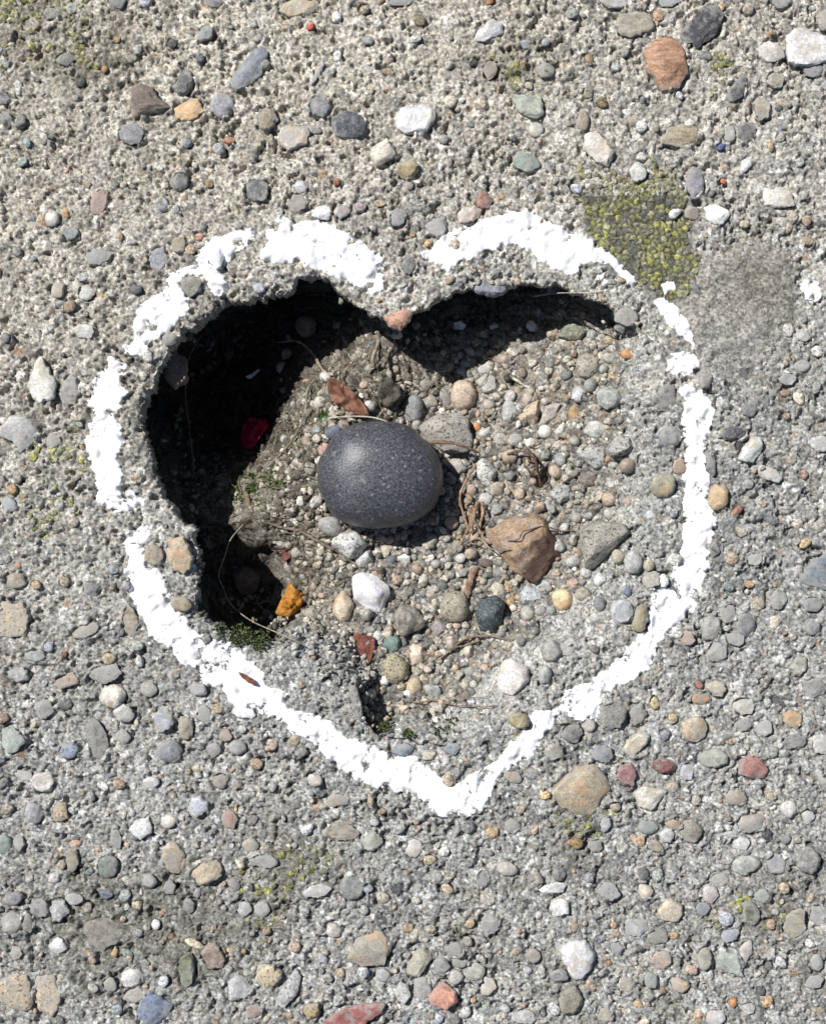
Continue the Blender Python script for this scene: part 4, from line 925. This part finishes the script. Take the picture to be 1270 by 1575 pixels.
for _ in range(5000):
    if len(items) > 4400: break
    x = random.uniform(380, 670); y = random.uniform(485, 990)
    i, j = np.array([x]), np.array([y])
    if float(bil(FILLF, i, j)[0]) < 0.95 or float(bil(SOIL, i, j)[0]) < 0.25: continue
    r = 3.0 + 5.5 * random.random() ** 2.2
    items.append(((x, y, float(bil(BASE, i, j)[0]) + r * random.uniform(0.1, 0.9)), (r, r * random.uniform(0.5, 1), r * random.uniform(0.5, 0.9)), pal_s[rng.integers(len(pal_s))] * random.uniform(1.0, 2.2)))
for _ in range(420):
    x = random.gauss(405, 26); y = random.gauss(808, 24); i, j = np.array([x]), np.array([y]); r = 3.0 + 4 * random.random() ** 2
    if float(bil(FILLF, i, j)[0]) < 0.95: continue
    items.append(((x, y, float(bil(BASE, i, j)[0]) + r * random.uniform(0.0, 0.7)), (r, r * random.uniform(0.5, 1), r * random.uniform(0.5, 0.9)), pal_s[rng.integers(len(pal_s))] * random.uniform(1.0, 2.2)))
for _ in range(650):
    x = random.uniform(400, 590); y = random.uniform(945, 1125); i, j = np.array([x]), np.array([y]); r = 2.6 + 4.5 * random.random() ** 2
    if float(bil(INSF, i, j)[0]) < 0.95: continue
    items.append(((x, y, float(bil(BASE, i, j)[0]) + r * random.uniform(0.0, 0.6)), (r, r * random.uniform(0.5, 1), r * random.uniform(0.5, 0.9)), pal_c[rng.choice(len(pal_c), p=pw_c)] * random.uniform(0.7, 1.2)))
items = [(p_, r_, c_ * (1 - 0.85 * float(bil(PIT_SHADE, np.array([p_[0]]), np.array([p_[1]]))[0]))) for p_, r_, c_ in items]  # gravel in the pits darkened by the same painted shade
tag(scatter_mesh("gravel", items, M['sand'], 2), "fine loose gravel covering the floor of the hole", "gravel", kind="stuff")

# ------------------------------------------------------------------ plant scraps
def catmull(pts, per=8):
    pts = [Vector(p) for p in pts]; pts = [pts[0] * 2 - pts[1]] + pts + [pts[-1] * 2 - pts[-2]]
    out = []
    for i in range(1, len(pts) - 2):
        p0, p1, p2, p3 = pts[i - 1:i + 3]
        for k in range(per):
            t = k / per
            out.append(0.5 * ((2 * p1) + (p2 - p0) * t + (2 * p0 - 5 * p1 + 4 * p2 - p3) * t * t + (3 * p1 - p0 - 3 * p2 + p3) * t ** 3))
    out.append(pts[-2]); return out
def tube(V, F, pts, r0, r1, sides=6, wob=0.28, flat=0.65):
    b0 = len(V); n_ = len(pts); up = Vector((0.13, 0.21, 1)).normalized()
    for i, p in enumerate(pts):
        d = (pts[min(i + 1, n_ - 1)] - pts[max(i - 1, 0)]).normalized()
        s = d.cross(up); s = s.normalized() if s.length > 1e-6 else Vector((1, 0, 0)); u = s.cross(d)
        r = (r0 + (r1 - r0) * i / (n_ - 1)) * (1 + random.uniform(-wob, wob))
        if i in (0, n_ - 1): r *= 0.35
        for k in range(sides):
            a = 2 * math.pi * k / sides
            V.append(tuple(p + s * (math.cos(a) * r) + u * (math.sin(a) * r * flat)))
    for i in range(n_ - 1):
        for k in range(sides):
            a = b0 + i * sides + k; c = b0 + i * sides + (k + 1) % sides
            F.append((a, c, c + sides, a + sides))
def path(pts, up, jit=1.5):
    """points (x, y[, extra height]) of the photograph laid on the ground there"""
    out = []
    for p in pts:
        x, y, z = at(p[0], p[1], up + (p[2] if len(p) > 2 else 0))
        out.append(P(x + random.uniform(-jit, jit), y + random.uniform(-jit, jit), z))
    return catmull(out)
def fibre(name, label, cat, strands, color, mat='wood', group=None):
    V, F = [], []
    for pts, up, r0, r1 in strands: tube(V, F, path(pts, up), r0 * S, r1 * S)
    o0 = Vector(V[0]); V = [tuple(Vector(v) - o0) for v in V]
    me = np_mesh(name, V, F); me.materials.append(M[mat])
    o = bpy.data.objects.new(name, me); o.location = o0; o.color = (*color, 1)
    link(o); tag(o, label, cat, group); return o
fibre("twig", "thin grey-brown twig lying left below the black pebble", "twig", [([(411,803),(435,810),(461,818),(495,836),(519,850),(545,865),(560,873)], 10, 3.2, 2.0)], (.22,.185,.15))
fibre("root", "pale root curling out of the shade above the brown leaf", "root", [([(424,526,60),(457,525,45),(481,542,25),(494,566,12),(506,574,8),(522,574,7)], 5, 1.4, 3.2)], (.42,.36,.27))
fibre("straw", "thin pale straw across the top of the black pebble", "straw", [([(505,643,2),(538,640,14),(570,641,28),(597,647,44)], 10, 1.6, 1.2)], (.50,.46,.38))
fibre("stem", "dry reddish brown stem lying over the big smooth grey stone", "stem", [([(664,679,36),(690,680,36),(712,687,34),(737,697,12)], 10, 3.6, 1.8)], (.24,.15,.10))
fibre("dry_stalk", "bundle of dry brown stalks right of the black pebble", "stalk",
      [([(733,713,6),(718,735,8),(708,765,10),(713,790,12),(722,820,8)], 8, 2.2, 2.6), ([(735,770,12),(731,783,15),(728,797,15),(722,823,10)], 10, 4.6, 2.8), ([(742,772,10),(741,790,14),(737,806,12),(736,822,8)], 10, 3.0, 2.2), ([(730,775,10),(725,800,12),(719,822,8)], 8, 3.4, 2.0),
       ([(716,758,8),(723,768,16),(718,780,14),(726,790,14),(722,799,12)], 10, 3.6, 2.4), ([(720,815,10),(707,838,6),(697,852,4)], 8, 2.0, 1.4), ([(726,795,18),(736,812,16),(740,824,10)], 10, 1.8, 1.4)], (.36,.25,.17))
fibre("rootlet", "wiry dark root wandering over the rusty rock", "root", [([(752,836,26),(766,832,34),(782,832,42),(796,828,46),(803,819,46),(817,815,46),(833,810,44),(846,811,26),(860,816,10),(882,815,6)], 4, 1.3, 0.9)], (.20,.14,.10))
fibre("forked_root", "fine forked root from the dry stalks onto the rusty rock's left end", "root", [([(697,851,4),(716,835,8),(733,828,14),(748,838,28),(758,844,36),(772,846,42),(783,844,46)], 4, 1.5, 0.9), ([(733,828,14),(744,832,20),(752,842,28)], 4, 1.6, 1.0), ([(702,846,3),(722,836,8),(738,836,14)], 3, 1.0, 0.8)], (.36,.29,.21))
tg = []
for i in range(17):
    a0 = random.uniform(0, 6.28); x_, y_ = 805 + random.gauss(0, 20), 728 + random.gauss(0, 22); pts_ = []
    for k in range(random.randint(3, 6)):
        pts_.append((x_, y_, random.uniform(-6, 13))); a0 += random.gauss(0, 0.8); l_ = random.uniform(5, 13); x_ += l_ * math.cos(a0); y_ += l_ * math.sin(a0)
    tg.append((pts_, 3, random.uniform(0.7, 2.3), 0.5))
tg.append(([(811,692,16),(822,708,24),(828,730,22),(832,750,10)], 6, 3.0, 1.5))
tg.append(([(778,700,10),(800,694,18),(815,700,18)], 6, 2.0, 1.2))
fibre("root_tangle", "tangled dark brown dried roots right of the white angular stone", "roots", tg, (.16,.10,.075))
fibre("stem", "short pale curved stem below the black pebble's shadow", "stem", [([(655,857),(667,863),(674,876),(678,889),(688,901)], 7, 3.0, 3.6)], (.45,.36,.26))
fibre("stick", "short brown woody stick above the rounded grey-tan stone", "stick", [([(734,872,4),(725,888,8),(720,903,8),(716,920,2)], 8, 6.0, 5.0)], (.30,.21,.16))
fibre("root", "brown root arching below the dark blue-black pebble", "root", [([(672,1016),(692,1000,4),(712,985,8),(735,977,8),(758,978,6),(778,985)], 6, 2.0, 1.3), ([(700,995,4),(718,992,5),(740,984,6)], 5, 1.4, 0.9)], (.27,.21,.155))
fibre("root", "pale fibre stretched below the top right rim", "root", [([(820,456,70),(850,452,80),(884,451,84),(905,449,84),(926,446,84)], 14, 1.0, 1.5)], (.46,.42,.35))
fibre("root", "long hair-thin root hanging down the dark left wall", "root", [([(310,517,110),(291,553,120),(286,607,120),(291,650,110),(295,690,100),(299,732,60)], 10, 1.1, 0.8)], (.20,.18,.14))
fibre("root", "thin root bridging the lower left pit to the rim", "root", [([(378,803,20),(356,830,70),(345,855,110),(337,884,120),(343,905,120),(356,930,90),(384,955,50),(429,973,40),(462,990,20)], 8, 1.0, 1.1)], (.34,.31,.25))
fibre("stick", "stubby brown stick beside the moss on the left mound", "stick", [([(378,756,2),(381,772,6),(384,800,4)], 8, 5.0, 4.2)], (.25,.19,.14))
fibre("root", "pale forked root growing through the soil clump above the brown leaf", "root", [([(585,521,10),(579,535,16),(573,552,18),(575,566,10)], 10, 2.4, 3.2), ([(592,552,12),(582,560,14),(570,568,10)], 8, 1.6, 1.6), ([(573,556,14),(568,575,8)], 8, 1.6, 1.2)], (.33,.29,.22))
fibre("root", "grey root running along the edge of the dark pit", "root", [([(484,582,10),(474,602,14),(470,630,14),(462,655,12),(446,680,10),(424,706,8),(408,722,6)], 8, 2.2, 1.6)], (.27,.25,.20))
fibre("straw", "tiny white straw among the pebbles upper right of the black pebble", "straw", [([(787,581),(797,588,4),(812,597)], 9, 2.8, 1.6)], (.68,.64,.55))
fibre("root", "wiry rootlet at the bottom of the hole above the paint", "root", [([(622,1068),(640,1082,4),(665,1076,5),(700,1085,4),(740,1088,4),(765,1084)], 5, 1.3, 0.8), ([(635,1078,4),(648,1095,4),(660,1106)], 5, 1.2, 0.8)], (.26,.20,.15))
# hair roots that nobody could count
V, F = [], []
def hair(cx_, cy_, rad, cnt_, ln, up):
    for _ in range(cnt_):
        x, y = cx_ + random.gauss(0, rad), cy_ + random.gauss(0, rad); a = random.uniform(0, 6.28); pts = []
        for k in range(5):
            pts.append((x, y, random.uniform(0, up))); a += random.uniform(-0.9, 0.9); x += ln * math.cos(a); y += ln * math.sin(a)
        wx, wy, _z = at(x, y)
        if min(float(bil(DIST, np.array([p_[0]]), np.array([p_[1]]))[0]) for p_ in pts) < 25 or float(bil(DIST, np.array([wx]), np.array([wy]))[0]) < 25: continue
        tube(V, F, path(pts, 4, 1.0), random.uniform(0.5, 1.0) * S, 0.5 * S, 4)
hair(520, 545, 35, 22, 16, 22); hair(450, 690, 35, 40, 12, 12); hair(480, 830, 35, 22, 12, 10); hair(640, 540, 40, 16, 16, 26); hair(400, 800, 30, 16, 14, 20)
hair(360, 880, 40, 10, 20, 60); hair(745, 520, 40, 12, 16, 20); hair(470, 900, 30, 14, 12, 8); hair(595, 600, 20, 16, 10, 12); hair(700, 1090, 60, 10, 14, 5)
me = np_mesh("hair_roots", V, F); me.materials.append(M['wood']); hr = bpy.data.objects.new("hair_roots", me); hr.color = (.25, .21, .16, 1)
link(hr); tag(hr, "hair-fine roots matted over the soil in the hole", "roots", kind="stuff")

def sheet(name, label, cat, poly, mat, crumple, up, thick=1.2, fold=None, rings=9, segs=40, seed=1):
    """thin crumpled leaf or flake from its outline: a closed shell with thickness"""
    rs = np.random.default_rng(seed)
    cx_ = sum(p[0] for p in poly) / len(poly); cy_ = sum(p[1] for p in poly) / len(poly)
    th = np.linspace(-math.pi, math.pi, segs, endpoint=False); R = radial(poly, cx_, cy_, th)
    wx, wy, wz = at(cx_, cy_, up)
    off = rs.uniform(0, 90); T = []
    for i in range(rings + 1):
        for k in range(segs):
            r = R[k] * i / rings; x = r * math.cos(th[k]); y = r * math.sin(th[k])
            z = crumple * (mnoise.noise(Vector((x / 14 + off, y / 14, 0))) + 0.45 * mnoise.noise(Vector((x / 6, y / 6 + off, 3))))
            if fold: z += fold(x, y)
            T.append((x * S, -y * S, z * S))
    n1_ = len(T); V_ = T + [(a, b_, c - thick * S) for a, b_, c in T]; F_ = []
    for i in range(rings):
        for k in range(segs):
            a = i * segs + k; b_ = i * segs + (k + 1) % segs
            F_.append((a, a + segs, b_ + segs, b_)); F_.append((a + n1_, b_ + n1_, b_ + segs + n1_, a + segs + n1_))
    for k in range(segs):
        a = rings * segs + k; b_ = rings * segs + (k + 1) % segs; F_.append((a, a + n1_, b_ + n1_, b_))
    me = np_mesh(name, V_, F_); me.materials.append(M[mat])
    o = bpy.data.objects.new(name, me); o.location = P(wx, wy, wz); link(o); tag(o, label, cat); return o
sheet("dry_leaf", "shrivelled reddish brown leaf above the black pebble", "leaf", [(501,581),(518,583),(545,603),(562,622),(571,643),(545,638),(518,626),(504,604)], 'leaf_brown', 9, 12, fold=lambda x, y: 6 - 0.5 * abs(0.62 * x - 0.78 * y), seed=3)
sheet("orange_leaf", "folded orange leaf at the edge of the lower left shadow", "leaf", [(421,946),(430,925),(436,914),(445,892),(456,906),(471,914),(466,930),(459,941),(444,950)], 'leaf_orange', 13, 46, fold=lambda x, y: 9 - 0.7 * abs(0.8 * x + 0.5 * y), seed=5)
sheet("bark_chip", "dark red bark chip below the white quartz", "bark", [(536,981),(549,974),(577,980),(577,997),(567,1031),(550,1021),(537,998)], 'bark', 4, 10, thick=5, seed=8)
sheet("bark_chip", "small reddish bark flake above the orange leaf", "bark", [(430,838),(440,832),(451,846),(448,858),(436,866)], 'bark', 4, 10, thick=2.5, seed=9)
sheet("bark_chip", "curled dark flake at the tip of the pale root", "bark", [(523,566),(536,556),(541,562),(537,578),(526,580)], 'leaf_brown', 4, 12, thick=2, seed=10)
sheet("red_petal", "crimson petal deep in the dark left pit", "petal", [(366,676),(372,655),(384,640),(397,643),(410,640),(414,655),(402,672),(386,694),(374,690)], 'petal', 16, 70, fold=lambda x, y: -0.05 * x * x * 0.5, seed=11)
sheet("white_scrap", "thin white scrap in the black upper left pit", "scrap", [(376,578),(384,577),(392,571),(400,565),(401,569),(394,576),(386,583),(379,583)], 'white_bit', 3, 60, thick=1.5, seed=12)
sheet("white_scrap", "pale flake in the shade below the top right rim", "scrap", [(696,497),(708,493),(718,500),(712,508),(699,505)], 'white_bit', 3, 14, seed=13)
sheet("dry_leaf", "purple-brown leaf scrap stuck on the white paint, lower left", "leaf", [(366,1033),(376,1036),(388,1043),(395,1053),(384,1051),(372,1042)], 'bark', 2, 7, fold=lambda x, y: 3, seed=14)

# moss and lichen
def tufts(name, label, spots, cols, cat, h=9):
    V_, F_, Cc = [], [], []
    for (cx_, cy_, rad, cnt_) in spots:
        for _ in range(cnt_):
            a = random.uniform(0, 6.28); rr = rad * math.sqrt(random.random()); x, y = cx_ + rr * math.cos(a), cy_ + rr * math.sin(a)
            wx, wy, wz = at(x, y, 2); c_ = np.array(cols[random.randrange(len(cols))]) * random.uniform(0.7, 1.3)
            for k in range(4):
                b_ = random.uniform(0, 6.28); l = h * random.uniform(0.5, 1.1); w_ = random.uniform(1.0, 1.9)
                dx, dy = math.cos(b_), math.sin(b_); i0 = len(V_)
                lean = random.uniform(0.3, 0.9)
                V_ += [P(wx - dy * w_, wy + dx * w_, wz), P(wx + dy * w_, wy - dx * w_, wz), P(wx + dx * l * lean, wy + dy * l * lean, wz + l), P(wx + dx * 1.2, wy + dy * 1.2, wz - 1)]
                F_ += [(i0, i0 + 1, i0 + 2), (i0 + 1, i0 + 3, i0 + 2), (i0 + 3, i0, i0 + 2)]; Cc += [c_] * 4
    me = np_mesh(name, V_, F_, np.array(Cc), smooth=False); me.materials.append(M['moss'])
    o = bpy.data.objects.new(name, me); link(o); tag(o, label, cat, kind="stuff")
G = [(.09,.16,.03), (.13,.21,.05), (.06,.11,.03), (.17,.20,.08)]
tufts("moss", "green moss on the lit edge of the dark left pit", [(365,768,26,260), (350,795,20,120), (395,790,24,150), (380,745,18,90), (420,740,16,50)], G, "moss")
tufts("moss", "green moss along the lower left lip of the hole", [(370,976,18,90), (400,984,16,80), (340,966,10,30)], [(.10,.14,.05), (.14,.17,.08), (.07,.09,.04)], "moss", 7)
tufts("moss", "tiny bright green sprout left of the top of the black pebble", [(497,640,5,22)], [(.10,.18,.05), (.15,.22,.08)], "moss", 12)
tufts("moss", "green moss in the notch at the bottom of the hole", [(590,1115,10,40), (628,1128,8,22), (680,1112,24,40)], [(.09,.12,.05), (.13,.14,.08)], "moss", 7)
def lichen(label, poly, step, density, sz, yellow):
    """a thin crust cracked into small plates, lying on the concrete"""
    xs_ = [p[0] for p in poly]; ys_ = [p[1] for p in poly]
    i0, i1 = np.searchsorted(ax, (min(xs_) - 25, max(xs_) + 25)); j0, j1 = np.searchsorted(ay, (min(ys_) - 25, max(ys_) + 25))
    w_ = (slice(j0, j1), slice(i0, i1)); X, Y = GX[w_], GY[w_]
    gx, gy = np.meshgrid(np.arange(X.min(), X.max(), step), np.arange(Y.min(), Y.max(), step))
    gx = gx.ravel() + rng.uniform(-.48, .48, gx.size) * step; gy = gy.ravel() + rng.uniform(-.48, .48, gy.size) * step
    wxx = gx + 24 * fbm(gx, gy, 40, 23); wyy = gy + 24 * fbm(gx, gy, 40, 24)
    keep = inside(poly, wxx, wyy) & (rng.random(gx.size) < np.clip(density + 0.8 * fbm(gx, gy, 26, 80), 0, 1))
    keep &= (bil(PM, gx, gy) < 0.25) & (bil(DIST, gx, gy) < -6)
    for o_ in occ: keep &= (gx - o_[0]) ** 2 + (gy - o_[1]) ** 2 > (o_[2] * 0.8) ** 2
    Xw = X + 2.2 * vnoise(X, Y, 6, 81); Yw = Y + 2.2 * vnoise(X, Y, 6, 82)
    d1 = np.full(X.shape, 1e9); d2 = np.full(X.shape, 1e9); c1 = np.zeros(X.shape, int)
    for k in range(gx.size):
        d = np.hypot(Xw - gx[k], Yw - gy[k]); m_ = d < d1
        d2 = np.where(m_, d1, np.minimum(d2, d)); c1 = np.where(m_, k, c1); d1 = np.where(m_, d, d1)
    pal = np.array([(.27,.27,.10), (.21,.215,.10), (.33,.325,.12), (.17,.175,.10), (.24,.235,.14), (.20,.195,.15), (.29,.285,.17)])
    cc = pal[rng.integers(0, len(pal), gx.size)] * rng.uniform(0.8, 1.25, (gx.size, 1)); cc[rng.random(gx.size) < yellow * 0.5] = (.62, .44, .02)
    th_ = rng.uniform(1.8, 3.0, gx.size)
    e_ = np.clip((d2 - d1 - 0.9) / 3.0, 0, 1); e_ = e_ * (2 - e_)
    on = keep[c1] & (d1 < sz * 1.5)
    ZL = Z.copy(); CL = COL.copy(); mk = np.zeros(Z.shape, bool)
    zb = blur(Z[w_], 2, 1)
    ZL[w_] = zb + np.where(on, th_[c1] * e_ * (1 - (d1 / (sz * 2.2)) ** 2 * 0.4) + 0.5 * vnoise(X, Y, 3.5, 83) - 1.0 * (1 - e_) , -7)
    CL[w_] = np.where((on & (e_ > 0.3))[..., None], cc[c1], (.05, .05, .04))
    mk[w_] = on; mk[:-1] |= mk[1:]; mk[:, :-1] |= mk[:, 1:]
    o = link(grid_part("lichen", mk, ZL, CL, M['ground'])); tag(o, label, "lichen", kind="stuff")
lichen("large patch of yellow-green crusty lichen by the upper right of the heart", LICHEN, 9.6, 0.9, 6.5, 0.014)
lichen("small yellow-green lichen patch below the terracotta stone", [(1085,92),(1105,85),(1128,105),(1122,140),(1105,165),(1088,145)], 10, 0.6, 4.6, 0.0)
lichen("thin yellow-green lichen between white and green stones at the top", [(745,68),(790,60),(805,90),(795,140),(775,155),(760,120),(740,95)], 10, 0.5, 4.6, 0.0)
lichen("dark olive lichen crust in the top left corner", [(-10,-5),(140,-5),(165,60),(150,115),(60,85),(20,120),(-10,115)], 10, 0.55, 4.8, 0.0)
lichen("sparse lichen at the left edge beside the white paint", [(40,690),(110,640),(130,700),(110,800),(60,850),(20,790)], 11, 0.45, 4.6, 0.0)
lichen("sparse yellowish lichen below the heart, left of its tip", [(420,1290),(510,1285),(520,1330),(480,1350),(440,1400),(410,1360)], 11, 0.5, 4.6, 0.0)
lichen("sparse lichen right of the tan stone at lower right", [(850,1255),(930,1240),(985,1265),(960,1300),(880,1290)], 11, 0.5, 4.4, 0.0)
lichen("scattered lichen flecks near the lower right corner", [(1085,1405),(1140,1370),(1210,1380),(1205,1415),(1130,1425),(1100,1430)], 11, 0.5, 4.4, 0.0)
lichen("scattered lichen flecks at the lower left among grey pebbles", [(350,1340),(420,1340),(430,1450),(400,1470),(370,1400)], 12, 0.4, 4.4, 0.0)
